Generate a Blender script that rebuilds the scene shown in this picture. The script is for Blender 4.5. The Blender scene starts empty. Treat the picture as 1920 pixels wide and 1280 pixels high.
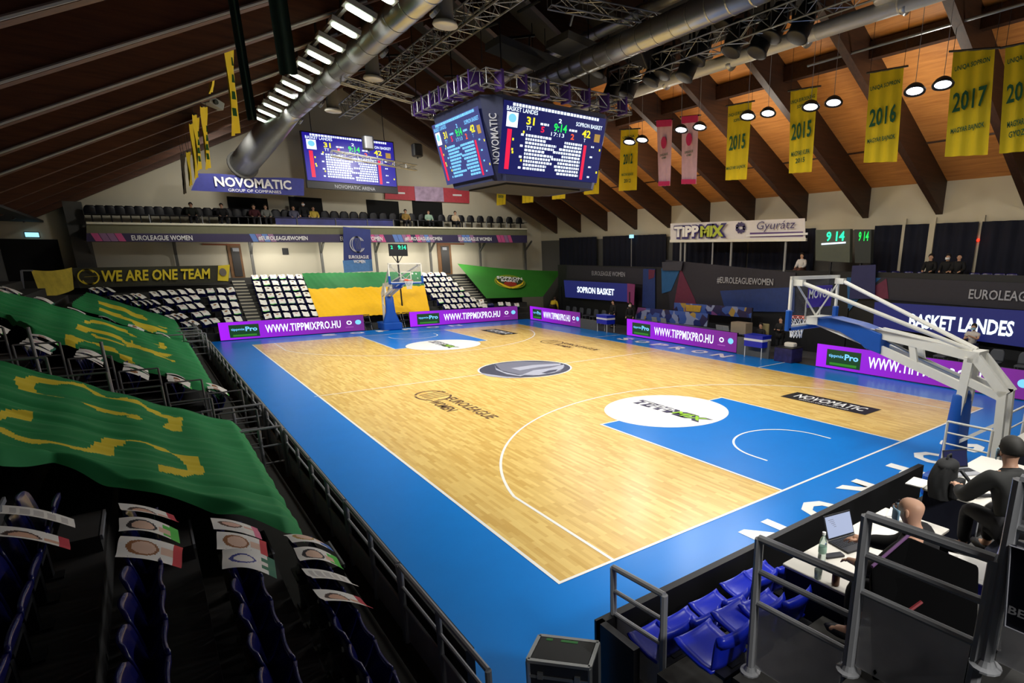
import bpy, bmesh, math, random
from mathutils import Vector, Matrix, Euler
random.seed(7)
SC = bpy.context.scene
COL = SC.collection
PI = math.pi

# ------------------------------------------------------------------ camera
F_PX, PU, PV = 1073.87, 1174.57, 767.69            # focal length and principal point, 1920 x 1280 frame
CAM = Vector((-3.7975, -6.0161, 4.3525))
CROT = Euler((1.30994, -0.0037, -0.690485), 'XYZ')
cd = bpy.data.cameras.new('camera')
cam = bpy.data.objects.new('camera', cd)
COL.objects.link(cam)
cam.location = CAM
cam.rotation_euler = CROT
cd.sensor_width = 36.0
cd.lens = 36.0 * F_PX / 1920.0
cd.shift_x = (960.0 - PU) / 1920.0
cd.shift_y = (PV - 640.0) / 1920.0
cd.clip_start = 0.05
cd.clip_end = 300
SC.camera = cam

# ------------------------------------------------------------------ world, exposure
w = bpy.data.worlds.new('world'); SC.world = w
w.use_nodes = True
w.node_tree.nodes['Background'].inputs[0].default_value = (0.75, 0.85, 1.0, 1)
w.node_tree.nodes['Background'].inputs[1].default_value = 0.04
SC.view_settings.view_transform = 'Standard'
SC.view_settings.look = 'None'
SC.view_settings.gamma = 1.0
SC.view_settings.use_curve_mapping = False
SC.view_settings.exposure = 0.0
SC.cycles.use_denoising = True
SC.cycles.max_bounces = 6
SC.cycles.sample_clamp_indirect = 4.0

LAMP_POWER = .82
def spot_light(name, loc, target, watts, angle=110, blend=0.7, size=0.35, color=(1.0, 0.96, 0.88)):
    d = bpy.data.lights.new(name, 'SPOT')
    d.energy = watts * LAMP_POWER; d.spot_size = math.radians(angle); d.spot_blend = blend
    d.shadow_soft_size = size; d.color = color
    o = bpy.data.objects.new(name, d); COL.objects.link(o)
    o.location = loc
    o.rotation_euler = (Vector(target) - Vector(loc)).to_track_quat('-Z', 'Y').to_euler()
    return o

# ------------------------------------------------------------------ helpers
CM = CROT.to_matrix()
def ray(u, v):
    return CM @ Vector(((u - PU) / F_PX, -(v - PV) / F_PX, -1.0))
def at(u, v, x=None, y=None, z=None):
    """point of the plane x=, y= or z= that the photograph shows at u, v"""
    d = ray(u, v)
    if x is not None: s = (x - CAM.x) / d.x
    elif y is not None: s = (y - CAM.y) / d.y
    else: s = (z - CAM.z) / d.z
    return CAM + d * s
def onplane(u, v, n, c):
    d = ray(u, v); n = Vector(n)
    return CAM + d * ((c - n.dot(CAM)) / n.dot(d))
def lstand(u, v, dz=0.0):      # sloping plane of the side stand's seat backs
    return onplane(u, v, (.485, 0, 1), 1.35 - .485 * 2.97 + dz)
def fstand(u, v, dz=0.0):      # sloping plane of the end stand's seat backs
    return onplane(u, v, (0, -.485, 1), 1.15 - .485 * 31.5 + dz)

def lin(c):
    return tuple(((x / 255.0) / 12.92 if x / 255.0 <= 0.04045 else ((x / 255.0 + 0.055) / 1.055) ** 2.4) for x in c)
MATS = {}
def mat(name, rgb, rough=0.6, metal=0.0, emit=0.0, var=0.06, vscale=6.0, spec=0.5, alpha=1.0, trans=0.0, bump=0.0, coat=0.0):
    if name in MATS: return MATS[name]
    m = bpy.data.materials.new(name); m.use_nodes = True
    nt = m.node_tree; b = nt.nodes['Principled BSDF']
    c = lin(rgb)
    b.inputs['Roughness'].default_value = rough
    b.inputs['Metallic'].default_value = metal
    b.inputs['Specular IOR Level'].default_value = spec
    b.inputs['Coat Weight'].default_value = coat
    if emit > 0:
        b.inputs['Base Color'].default_value = (c[0] * .2, c[1] * .2, c[2] * .2, 1)
        b.inputs['Emission Color'].default_value = (*c, 1)
        b.inputs['Emission Strength'].default_value = emit
    elif var > 0:
        tc = nt.nodes.new('ShaderNodeTexCoord'); n = nt.nodes.new('ShaderNodeTexNoise')
        n.inputs['Scale'].default_value = vscale; n.inputs['Detail'].default_value = 3
        nt.links.new(tc.outputs['Object'], n.inputs['Vector'])
        mx = nt.nodes.new('ShaderNodeMix'); mx.data_type = 'RGBA'
        mx.inputs[6].default_value = (*[x * (1 - var * 1.6) for x in c], 1)
        mx.inputs[7].default_value = (*[min(1, x * (1 + var * 1.6)) for x in c], 1)
        nt.links.new(n.outputs['Fac'], mx.inputs[0])
        nt.links.new(mx.outputs[2], b.inputs['Base Color'])
        if bump > 0:
            bp = nt.nodes.new('ShaderNodeBump'); bp.inputs['Strength'].default_value = bump
            bp.inputs['Distance'].default_value = 0.02
            nt.links.new(n.outputs['Fac'], bp.inputs['Height']); nt.links.new(bp.outputs['Normal'], b.inputs['Normal'])
    else:
        b.inputs['Base Color'].default_value = (*c, 1)
    if alpha < 1: b.inputs['Alpha'].default_value = alpha
    if trans > 0: b.inputs['Transmission Weight'].default_value = trans
    MATS[name] = m
    return m

class MB:
    """collects shapes, then links them as ONE mesh object"""
    def __init__(s): s.v = []; s.f = []; s.mi = []
    def add(s, vs, fs, mi=0):
        k = len(s.v); s.v += [tuple(p) for p in vs]
        s.f += [tuple(i + k for i in f) for f in fs]; s.mi += [mi] * len(fs); return s
    def box(s, c, size, rot=None, mi=0):
        hx, hy, hz = size[0] / 2, size[1] / 2, size[2] / 2
        R = rot if rot is not None else Matrix.Identity(3)
        c = Vector(c)
        vs = [c + R @ Vector((a * hx, b * hy, d * hz)) for a in (-1, 1) for b in (-1, 1) for d in (-1, 1)]
        return s.add(vs, [(0, 1, 3, 2), (4, 6, 7, 5), (0, 4, 5, 1), (2, 3, 7, 6), (0, 2, 6, 4), (1, 5, 7, 3)], mi)
    def bx(s, x0, x1, y0, y1, z0, z1, mi=0):
        return s.box(((x0 + x1) / 2, (y0 + y1) / 2, (z0 + z1) / 2), (abs(x1 - x0), abs(y1 - y0), abs(z1 - z0)), None, mi)
    def rbox(s, c, size, r, mi=0, n=3):
        """box with rounded vertical edges and a small top edge round"""
        hx, hy, hz = size[0] / 2, size[1] / 2, size[2] / 2
        ring = []
        for (sx, sy, a0) in ((1, 1, 0), (-1, 1, PI / 2), (-1, -1, PI), (1, -1, 1.5 * PI)):
            for i in range(n + 1):
                a = a0 + PI / 2 * i / n
                ring.append((sx * (hx - r) + r * math.cos(a), sy * (hy - r) + r * math.sin(a)))
        m = len(ring); vs = []; e = min(r, hz) * .5
        for z, k in ((-hz, 1 - e / max(hx, hy)), (-hz + e, 1), (hz - e, 1), (hz, 1 - e / max(hx, hy))):
            vs += [(c[0] + x * k, c[1] + y * k, c[2] + z) for x, y in ring]
        fs = [(l * m + i, l * m + (i + 1) % m, (l + 1) * m + (i + 1) % m, (l + 1) * m + i) for l in range(3) for i in range(m)]
        fs += [tuple(range(m))[::-1], tuple(3 * m + i for i in range(m))]
        return s.add(vs, fs, mi)
    def tube(s, pts, r, n=8, mi=0, caps=True, closed=False):
        pts = [Vector(p) for p in pts]; k = len(pts)
        rs = r if isinstance(r, (list, tuple)) else [r] * k
        vs = []; up = None
        for i, p in enumerate(pts):
            if closed: t = pts[(i + 1) % k] - pts[i - 1]
            else: t = pts[min(i + 1, k - 1)] - pts[max(i - 1, 0)]
            t.normalize()
            if up is None:
                up = Vector((0, 0, 1)) if abs(t.z) < .9 else Vector((1, 0, 0))
            a = t.cross(up); a.normalize(); b = a.cross(t); up = b
            vs += [p + (a * math.cos(2 * PI * j / n) + b * math.sin(2 * PI * j / n)) * rs[i] for j in range(n)]
        fs = []
        for i in range(k if closed else k - 1):
            q = (i + 1) % k
            fs += [(i * n + j, i * n + (j + 1) % n, q * n + (j + 1) % n, q * n + j) for j in range(n)]
        if caps and not closed:
            fs += [tuple(range(n))[::-1], tuple((k - 1) * n + j for j in range(n))]
        return s.add(vs, fs, mi)
    def bar(s, p0, p1, w_, h_, mi=0, up=(0, 0, 1)):
        """rectangular bar between two points"""
        p0, p1 = Vector(p0), Vector(p1); t = p1 - p0; L = t.length; t.normalize()
        u = Vector(up)
        if abs(t.dot(u)) > .98: u = Vector((1, 0, 0))
        a = t.cross(u).normalized(); b = a.cross(t)
        R = Matrix((t, a, b)).transposed()
        return s.box((p0 + p1) / 2, (L, w_, h_), R, mi)
    def lathe(s, prof, c=(0, 0, 0), n=20, mi=0, R=None, cap=True):
        vs = []; R = R or Matrix.Identity(3); c = Vector(c)
        for r, z in prof:
            vs += [c + R @ Vector((r * math.cos(2 * PI * j / n), r * math.sin(2 * PI * j / n), z)) for j in range(n)]
        fs = [(i * n + j, i * n + (j + 1) % n, (i + 1) * n + (j + 1) % n, (i + 1) * n + j) for i in range(len(prof) - 1) for j in range(n)]
        if cap and prof[0][0] > 1e-4: fs.append(tuple(range(n))[::-1])
        if cap and prof[-1][0] > 1e-4: fs.append(tuple((len(prof) - 1) * n + j for j in range(n)))
        return s.add(vs, fs, mi)
    def prism(s, poly, f, d0, d1, mi=0):
        """poly of 2-D points, f(a, b, d) -> 3-D point; extruded from d0 to d1"""
        n = len(poly)
        vs = [f(a, b, d0) for a, b in poly] + [f(a, b, d1) for a, b in poly]
        fs = [tuple(range(n))[::-1], tuple(range(n, 2 * n))] + [(i, (i + 1) % n, n + (i + 1) % n, n + i) for i in range(n)]
        return s.add(vs, fs, mi)
    def grid(s, fn, nu, nv, mi=0, mfn=None, thick=None):
        vs = [fn(i / nu, j / nv) for j in range(nv + 1) for i in range(nu + 1)]
        fs = []; ms = []
        for j in range(nv):
            for i in range(nu):
                a = j * (nu + 1) + i
                fs.append((a, a + 1, a + nu + 2, a + nu + 1))
                ms.append(mfn((i + .5) / nu, (j + .5) / nv) if mfn else mi)
        k = len(s.v); s.v += [tuple(p) for p in vs]
        s.f += [tuple(i + k for i in f) for f in fs]; s.mi += ms
        return s
    def ball(s, c, r, n=12, m=8, mi=0, sc=(1, 1, 1), R=None):
        R = R or Matrix.Identity(3)
        prof = [(math.sin(PI * i / m), -math.cos(PI * i / m)) for i in range(m + 1)]
        vs = []; c = Vector(c)
        for a, z in prof:
            vs += [c + R @ Vector((r * sc[0] * a * math.cos(2 * PI * j / n), r * sc[1] * a * math.sin(2 * PI * j / n), r * sc[2] * z)) for j in range(n)]
        fs = [(i * n + j, i * n + (j + 1) % n, (i + 1) * n + (j + 1) % n, (i + 1) * n + j) for i in range(m) for j in range(n)]
        return s.add(vs, fs, mi)
    def build(s, name, mats, parent=None, smooth=False, label=None, bevel=0.0, solid=0.0):
        me = bpy.data.meshes.new(name)
        me.from_pydata(s.v, [], s.f)
        if not isinstance(mats, (list, tuple)): mats = [mats]
        for m in mats: me.materials.append(m)
        if len(mats) > 1: me.polygons.foreach_set('material_index', s.mi)
        if smooth: me.polygons.foreach_set('use_smooth', [True] * len(me.polygons))
        bm = bmesh.new(); bm.from_mesh(me)
        bmesh.ops.remove_doubles(bm, verts=bm.verts, dist=1e-5)
        bmesh.ops.recalc_face_normals(bm, faces=bm.faces)
        bm.to_mesh(me); bm.free(); me.update()
        o = bpy.data.objects.new(name, me); COL.objects.link(o)
        put(o, parent)
        if label: o['label'] = label
        if bevel > 0:
            b = o.modifiers.new('edge', 'BEVEL'); b.width = bevel; b.segments = 2; b.limit_method = 'ANGLE'
        if solid > 0:
            b = o.modifiers.new('thick', 'SOLIDIFY'); b.thickness = solid; b.offset = 0
        return o
def put(o, parent):
    if parent is not None:
        o.parent = parent
        if parent.parent is None: o.matrix_parent_inverse = Matrix.LocRotScale(parent.location, parent.rotation_euler, parent.scale).inverted()
        else: o.matrix_parent_inverse = Matrix.Identity(4)
KIDS = {}
def tag(o, label=None, cat=None, group=None, kind=None):
    if label: o['label'] = label
    if cat: o['category'] = cat
    if group: o['group'] = group
    if kind: o['kind'] = kind
    return o
def thing(name, label, cat, loc=(0, 0, 0), group=None):
    o = bpy.data.objects.new(name, None); COL.objects.link(o); o.location = loc
    o.empty_display_size = .1
    return tag(o, label, cat, group)
def copy_tree(o, parent=None, kids=None):
    kids = kids or {}
    c = o.copy(); COL.objects.link(c)
    if parent is not None:
        c.parent = parent; c.matrix_parent_inverse = o.matrix_parent_inverse.copy()
    for ch in KIDMAP(o): copy_tree(ch, c)
    return c
def KIDMAP(o):
    return list(o.children)
def struct(o, label=None):
    o['kind'] = 'structure'
    if label: o['label'] = label
    return o

# text as a mesh lying on a plane: origin, unit right vector, unit up vector
def text(body, origin, right, up, h, m, parent, width=None, bold=0.0, align='CENTER', name='lettering', lift=0.004, depth=0.0, shear=0.0, space=1.0, label=None, warp=None):
    c = bpy.data.curves.new('letters', 'FONT'); c.body = body; c.size = 1.0
    c.align_x = align; c.align_y = 'CENTER'; c.resolution_u = 2; c.offset = bold; c.shear = shear; c.space_character = space
    c.fill_mode = 'FRONT' if depth == 0 else 'BOTH'; c.extrude = 0
    tmp = bpy.data.objects.new('tmp', c); COL.objects.link(tmp)
    bpy.context.view_layer.update()
    dg = bpy.context.evaluated_depsgraph_get()
    me = bpy.data.meshes.new_from_object(tmp.evaluated_get(dg))
    bpy.data.objects.remove(tmp); bpy.data.curves.remove(c)
    xs = [v.co.x for v in me.vertices] or [0, 1]; ys = [v.co.y for v in me.vertices] or [0, 1]
    x0, x1, y0, y1 = min(xs), max(xs), min(ys), max(ys)
    sy = h / max(1e-6, (y1 - y0))
    sx = (width / max(1e-6, x1 - x0)) if width else sy
    ox = {'CENTER': (x0 + x1) / 2, 'LEFT': x0, 'RIGHT': x1}[align]; oy = (y0 + y1) / 2
    right = Vector(right).normalized(); up = Vector(up).normalized(); nrm = right.cross(up)
    for v in me.vertices:
        a, b = (v.co.x - ox) * sx, (v.co.y - oy) * sy
        v.co = warp(a, b) if warp else Vector(origin) + right * a + up * b + nrm * lift
    me.materials.clear(); me.materials.append(m)
    o = bpy.data.objects.new(name, me); COL.objects.link(o); put(o, parent)
    if label: o['label'] = label
    return o
def panel(name, m, origin, right, up, w_, h_, parent, lift=0.0, thick=0.004):
    """thin rectangular panel centred at origin"""
    right = Vector(right).normalized(); up = Vector(up).normalized(); n = right.cross(up)
    o = Vector(origin) + n * (lift + thick / 2)
    R = Matrix((right, up, n)).transposed()
    return MB().box(o, (w_, h_, thick), R).build(name, m, parent)
def disc(o, right, up, rx, ry=None, n=40, r0=0.0, a0=0.0, a1=2 * PI, lift=0.0):
    """flat disc, ring or arc as verts and faces"""
    right = Vector(right).normalized(); up = Vector(up).normalized(); nn = right.cross(up); ry = ry or rx
    o = Vector(o) + nn * lift; vs = []; fs = []
    full = abs(a1 - a0 - 2 * PI) < 1e-6
    if r0 <= 0:
        vs = [o + right * rx * math.cos(a0 + (a1 - a0) * i / n) + up * ry * math.sin(a0 + (a1 - a0) * i / n) for i in range(n + (0 if full else 1))]
        return vs, [tuple(range(len(vs)))]
    for i in range(n + 1):
        a = a0 + (a1 - a0) * i / n
        for k in (r0, 1.0):
            vs.append(o + right * rx * k * math.cos(a) + up * ry * k * math.sin(a))
    fs = [(2 * i, 2 * i + 1, 2 * i + 3, 2 * i + 2) for i in range(n)]
    return vs, fs
def inpoly(p, poly):
    x, y = p; c = False; n = len(poly); j = n - 1
    for i in range(n):
        xi, yi = poly[i]; xj, yj = poly[j]
        if (yi > y) != (yj > y) and x < (xj - xi) * (y - yi) / (yj - yi + 1e-12) + xi: c = not c
        j = i
    return c
X, Y, Z = Vector((1, 0, 0)), Vector((0, 1, 0)), Vector((0, 0, 1))
# ------------------------------------------------------------------ materials
def wood_floor():
    m = bpy.data.materials.new('parquet'); m.use_nodes = True; nt = m.node_tree; b = nt.nodes['Principled BSDF']
    tc = nt.nodes.new('ShaderNodeTexCoord'); mp = nt.nodes.new('ShaderNodeMapping')
    mp.inputs['Rotation'].default_value = (0, 0, PI / 2)
    nt.links.new(tc.outputs['Object'], mp.inputs['Vector'])
    br = nt.nodes.new('ShaderNodeTexBrick')
    br.inputs['Scale'].default_value = 1.0; br.inputs['Mortar Size'].default_value = 0.0
    br.inputs['Brick Width'].default_value = 0.52; br.inputs['Row Height'].default_value = 0.066
    br.inputs['Bias'].default_value = 0.0; br.offset = 0.37; br.offset_frequency = 2
    br.inputs['Color1'].default_value = (*lin((212, 172, 90)), 1); br.inputs['Color2'].default_value = (*lin((238, 206, 124)), 1)
    nt.links.new(mp.outputs['Vector'], br.inputs['Vector'])
    n = nt.nodes.new('ShaderNodeTexNoise'); n.inputs['Scale'].default_value = 2.2; n.inputs['Detail'].default_value = 4
    mp2 = nt.nodes.new('ShaderNodeMapping'); mp2.inputs['Scale'].default_value = (6, .6, 1)
    nt.links.new(tc.outputs['Object'], mp2.inputs['Vector']); nt.links.new(mp2.outputs['Vector'], n.inputs['Vector'])
    mx = nt.nodes.new('ShaderNodeMix'); mx.data_type = 'RGBA'; mx.blend_type = 'MULTIPLY'; mx.inputs[0].default_value = .35
    nt.links.new(br.outputs['Color'], mx.inputs[6]); nt.links.new(n.outputs['Color'], mx.inputs[7])
    cr = nt.nodes.new('ShaderNodeValToRGB'); cr.color_ramp.elements[0].color = (.82, .79, .72, 1); cr.color_ramp.elements[1].color = (1.12, 1.11, 1.06, 1)
    nt.links.new(n.outputs['Fac'], cr.inputs['Fac']); nt.links.new(cr.outputs['Color'], mx.inputs[7])
    nt.links.new(mx.outputs[2], b.inputs['Base Color'])
    b.inputs['Roughness'].default_value = .3; b.inputs['Specular IOR Level'].default_value = .4
    return m
def plank_panel(name, c1, c2, along_y=True, rough=.55):
    m = bpy.data.materials.new(name); m.use_nodes = True; nt = m.node_tree; b = nt.nodes['Principled BSDF']
    tc = nt.nodes.new('ShaderNodeTexCoord'); mp = nt.nodes.new('ShaderNodeMapping')
    mp.inputs['Scale'].default_value = (5, .35, 5) if along_y else (.35, 5, 5)
    nt.links.new(tc.outputs['Object'], mp.inputs['Vector'])
    n = nt.nodes.new('ShaderNodeTexNoise'); n.inputs['Scale'].default_value = 2.0; n.inputs['Detail'].default_value = 5; n.inputs['Roughness'].default_value = .65
    nt.links.new(mp.outputs['Vector'], n.inputs['Vector'])
    cr = nt.nodes.new('ShaderNodeValToRGB')
    cr.color_ramp.elements[0].position = .3; cr.color_ramp.elements[1].position = .7
    cr.color_ramp.elements[0].color = (*lin(c1), 1); cr.color_ramp.elements[1].color = (*lin(c2), 1)
    nt.links.new(n.outputs['Fac'], cr.inputs['Fac']); nt.links.new(cr.outputs['Color'], b.inputs['Base Color'])
    b.inputs['Roughness'].default_value = rough
    return m
M_wood = wood_floor()
M_blue = mat('court_blue', (2, 122, 212), .3, var=.03, vscale=1.5, spec=.25)
M_line = mat('line_white', (245, 245, 240), .35, var=.02)
M_black = mat('black_vinyl', (14, 14, 17), .5)
M_ink = mat('court_ink', (98, 70, 48), .4, var=.1)
M_grey_d = mat('disc_grey', (62, 64, 82), .35, var=.05)
M_grey_l = mat('disc_light', (172, 174, 188), .35, var=.05)
M_grey_m = mat('disc_mid', (112, 114, 130), .35, var=.05)
M_lime = mat('logo_lime', (150, 205, 20), .4)
M_navy_ink = mat('logo_navy', (38, 34, 74), .4)
M_conc = mat('concrete', (78, 78, 76), .85, var=.12, vscale=3)
M_conc_d = mat('concrete_dark', (58, 57, 55), .85, var=.12, vscale=3)
M_floor = mat('hall_floor', (74, 76, 80), .5, var=.08, vscale=2)
M_cream = mat('wall_cream', (205, 198, 178), .85, var=.03, vscale=1.2)
M_greywall = mat('wall_grey', (96, 95, 92), .85, var=.05)
M_dark = mat('dark_void', (10, 10, 11), .9)
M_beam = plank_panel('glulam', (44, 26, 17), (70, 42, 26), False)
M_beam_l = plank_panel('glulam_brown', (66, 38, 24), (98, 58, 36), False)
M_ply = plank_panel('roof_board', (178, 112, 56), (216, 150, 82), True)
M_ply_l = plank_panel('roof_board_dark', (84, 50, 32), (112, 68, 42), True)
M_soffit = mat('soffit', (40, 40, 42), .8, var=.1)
M_rail = mat('galvanised', (150, 152, 155), .35, metal=.75, var=.08)
M_railp = mat('grey_paint', (150, 152, 156), .42, var=.05)
M_mesh = mat('mesh_panel', (215, 215, 218), .5, var=.1, alpha=.5)
M_white = mat('white_paint', (235, 233, 224), .4, var=.03)
M_seat = mat('seat_blue', (18, 22, 92), .26, var=.05, spec=.6)
M_seatb = mat('seat_bright_blue', (22, 42, 190), .3, var=.05)
M_seatk = mat('seat_black', (14, 15, 24), .5)
M_curtain = mat('curtain_navy', (16, 20, 40), .9, var=.2, vscale=3)
M_steel = mat('duct_steel', (170, 172, 172), .35, metal=.85, var=.1, vscale=2)
M_steel_w = mat('duct_white', (205, 205, 200), .4, metal=.2, var=.04)
M_navy = mat('banner_navy', (24, 30, 84), .6, var=.1)
M_txtw = mat('print_white', (238, 238, 240), .6, var=0)
M_txtg = mat('print_grey', (170, 172, 182), .6, var=0)
M_flagg2 = mat('flag_green_far', (28, 112, 56), .75, var=.1, vscale=2.5)
M_flagg = mat('flag_green', (34, 142, 76), .75, var=.1, vscale=2.5)
M_flagy = mat('flag_yellow', (236, 212, 52), .75, var=.05, vscale=2.5)
M_yell = mat('flag_gold', (246, 190, 10), .75, var=.05)
M_bany = mat('banner_yellow', (238, 208, 22), .75, var=.06, vscale=2)
M_bang = mat('banner_green_ink', (30, 92, 58), .75, var=.1)
M_screen = mat('screen_navy', (14, 20, 92), .4, emit=.9)
M_screen2 = mat('screen_violet', (30, 20, 150), .4, emit=1.0)
M_screen3 = mat('screen_slate', (58, 64, 128), .4, emit=.8)  # greyer screen copy, its oblique-view washout put into the colour
M_ew = mat('led_white', (225, 240, 255), .4, emit=1.5)
M_ec = mat('led_cyan', (120, 200, 255), .4, emit=1.2)
M_ey = mat('led_yellow', (240, 225, 40), .4, emit=1.2)
M_eg = mat('led_green', (30, 220, 90), .4, emit=1.2)
M_er = mat('led_red', (230, 25, 70), .4, emit=1.1)
M_eo = mat('led_orange', (255, 90, 40), .4, emit=1.1)
M_et = mat('led_teal', (40, 235, 170), .4, emit=1.6)
M_casing = mat('casing_black', (22, 23, 28), .5)
M_paper = mat('paper_white', (236, 234, 226), .7, var=.02)

def led_purple():
    m = bpy.data.materials.new('led_purple'); m.use_nodes = True; nt = m.node_tree; b = nt.nodes['Principled BSDF']
    tc = nt.nodes.new('ShaderNodeTexCoord'); sp = nt.nodes.new('ShaderNodeSeparateXYZ')
    nt.links.new(tc.outputs['UV'], sp.inputs[0])
    cr = nt.nodes.new('ShaderNodeValToRGB'); e = cr.color_ramp.elements
    e[0].color = (*lin((176, 24, 255)), 1); e[1].color = (*lin((112, 34, 128)), 1)
    x = e.new(.25); x.color = (*lin((150, 22, 220)), 1); x = e.new(.7); x.color = (*lin((128, 26, 160)), 1)
    nt.links.new(sp.outputs[0], cr.inputs['Fac']); nt.links.new(cr.outputs['Color'], b.inputs['Emission Color'])
    b.inputs['Base Color'].default_value = (.02, .01, .03, 1); b.inputs['Emission Strength'].default_value = 1.0
    return m
M_purple = led_purple()
M_pgreen = mat('led_panel_green', (28, 78, 40), .4, emit=.6)
M_pgreen2 = mat('led_panel_leaf', (60, 150, 40), .4, emit=.7)

# ------------------------------------------------------------------ floor and court
struct(MB().bx(-14, 26, -9, 40, -.14, -.04).build('floor', M_floor))
court = thing('basketball_court', 'wooden basketball court with a blue surround and white lines', 'court', (7.5, 14, -.04))
MB().bx(-2.15, 17.15, -3.0, 30.55, -.04, 0).build('blue_surround', M_blue, court)
MB().bx(0, 15, 0, 28, -.001, .002).build('wood_field', M_wood, court)
def flat(vs_fs, name, m, parent=court):
    vs, fs = vs_fs
    return MB().add(vs, fs).build(name, m, parent)
LW = .055
ln = MB()
def seg(x0, x1, y0, y1, z=.006): ln.add([(x0, y0, z), (x1, y0, z), (x1, y1, z), (x0, y1, z)], [(0, 1, 2, 3)])
seg(-LW, 15 + LW, -LW, 0); seg(-LW, 15 + LW, 28, 28 + LW); seg(-LW, 0, 0, 28); seg(15, 15 + LW, 0, 28)
seg(-.15, 15.15, 14 - LW / 2, 14 + LW / 2)
seg(15, 17, 8.3, 8.36); seg(15, 17, 19.65, 19.71)
def arc(cx, cy, r, a0, a1, n=64, z=.0065):
    vs, fs = disc((cx, cy, z), X, Y, r, None, n, (r - LW) / r, a0, a1); ln.add(vs, fs)
for s, by in ((1, 0), (-1, 28)):
    yy = lambda v: by + s * v
    def sg(x0, x1, a, b, z=.006): seg(x0, x1, min(yy(a), yy(b)), max(yy(a), yy(b)), z)
    sg(5.05, 5.05 + LW, 0, 5.8, .0075); sg(9.95 - LW, 9.95, 0, 5.8, .0075); sg(5.05, 9.95, 5.8 - LW, 5.8, .007)
    sg(.9, .9 + LW, 0, 2.99); sg(14.1 - LW, 14.1, 0, 2.99)
    al = math.atan2(2.99 - 1.575, 6.6)
    arc(7.5, yy(1.575), 6.75, al if s > 0 else PI + al, PI - al if s > 0 else 2 * PI - al, 96)
    arc(7.5, yy(1.575), 1.3, 0 if s > 0 else PI, PI if s > 0 else 2 * PI, 48, .0085)
    for xx in (7.5 - 1.3, 7.5 + 1.3 - LW): sg(xx, xx + LW, 1.2, 1.575, .008)
    # painted key and free throw disc
    k = MB().bx(5.05, 9.95, min(yy(0), yy(5.8)), max(yy(0), yy(5.8)), .001, .004)
    k.build('painted_key', M_blue, court)
    flat(disc((7.5, yy(5.8), .0072), X, Y, 1.82, None, 64), 'free_throw_disc', M_line)
ln.build('line_marking', M_line, court)
# centre disc with its swooping emblem
flat(disc((7.5, 14, .0066), X, Y, 1.86, None, 72), 'centre_ring', M_line)
flat(disc((7.5, 14, .008), X, Y, 1.79, None, 72), 'centre_disc', M_grey_d)
em = MB()
def cpoly(pts, mi, z): em.add([(7.5 + a, 14 + b, z) for a, b in pts], [tuple(range(len(pts)))], mi)
def cpx(pts): return [(p.x - 7.5, p.y - 14) for p in (at(u, v, z=.01) for u, v in pts)]
cpoly(cpx([(928, 682), (975, 677), (1040, 679), (1060, 686), (1050, 696), (1000, 704), (975, 702), (940, 694)]), 2, .009)
cpoly(cpx([(958, 690), (1000, 684), (1052, 681), (1050, 684), (1010, 688), (975, 694)]), 1, .0096)
cpoly(cpx([(980, 702), (1000, 694), (1030, 690), (1058, 683), (1056, 690), (1040, 698), (1010, 703)]), 1, .0102)
cpoly(cpx([(1015, 699), (1030, 694), (1046, 692), (1042, 696), (1025, 700)]), 0, .0108)
cpoly(cpx([(927, 683), (930, 690), (945, 697), (972, 703), (985, 702), (976, 705), (950, 701), (930, 693)]), 1, .0104)
cpoly(cpx([(897, 698), (915, 701), (950, 706), (985, 708), (950, 708.4), (915, 705)]), 1, .0098)
em.build('centre_emblem', [M_grey_d, M_grey_l, M_grey_m], court)

# floor lettering (rows read from the far sideline unless noted)
RY, UX = Vector((0, -1, 0)), Vector((1, 0, 0))
def court_plate(x0, x1, y0, y1):
    MB().add([(x0, y0, .008), (x1, y0, .008), (x1, y1, .008), (x0, y1, .008)], [(0, 1, 2, 3)]).build('sponsor_plate', M_black, court)
    text('NOVOMATIC', ((x0 + x1) / 2 + .06, (y0 + y1) / 2, .009), RY, UX, .5 * (x1 - x0), M_line, court, width=2.35, bold=.02, lift=.001)
    text('GROUP OF COMPANIES', (x0 + .16, (y0 + y1) / 2, .009), RY, UX, .09, M_line, court, width=1.7, lift=.001)
court_plate(11.53, 12.48, 1.8, 4.7)
court_plate(11.6, 12.6, 23.7, 26.55)
def tippmix_mark(cy):
    text('TIPPMIX', (7.5, cy, .009), RY, UX, .5, M_navy_ink, court, width=3.0, bold=.1, shear=.15, lift=.0004)
    text('TiPP', (7.52, cy + .62, .011), RY, UX, .34, M_line, court, width=1.42, bold=.01, shear=.15, lift=.0008)
    text('MIX', (7.52, cy - .78, .011), RY, UX, .34, M_lime, court, width=1.15, bold=.03, shear=.15, lift=.0008)
tippmix_mark(5.65); tippmix_mark(22.3)
def euroleague_mark(cx, cy):
    text('EUROLEAGUE', (cx + .28, cy - .45, .006), RY, UX, .36, M_ink, court, width=3.0, bold=.012)
    text('WOMEN', (cx - .28, cy + .25, .006), RY, UX, .36, M_ink, court, width=1.5, bold=.012)
    b = MB()
    for k, (a0, a1) in enumerate(((.3, 2.6), (2.8, 4.2), (4.5, 5.9))):
        vs, fs = disc((cx, cy + 1.7, .006), X, Y, .55, .75, 20, .88, a0, a1); b.add(vs, fs)
    for k in range(4):
        b.bar((cx - .35, cy + 1.35 + .2 * k, .006), (cx + .5, cy + 1.45 + .22 * k, .006), .05, .002)
    b.build('league_logo', M_ink, court)
euroleague_mark(2.85, 10.1); euroleague_mark(12.3, 17.9)
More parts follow.
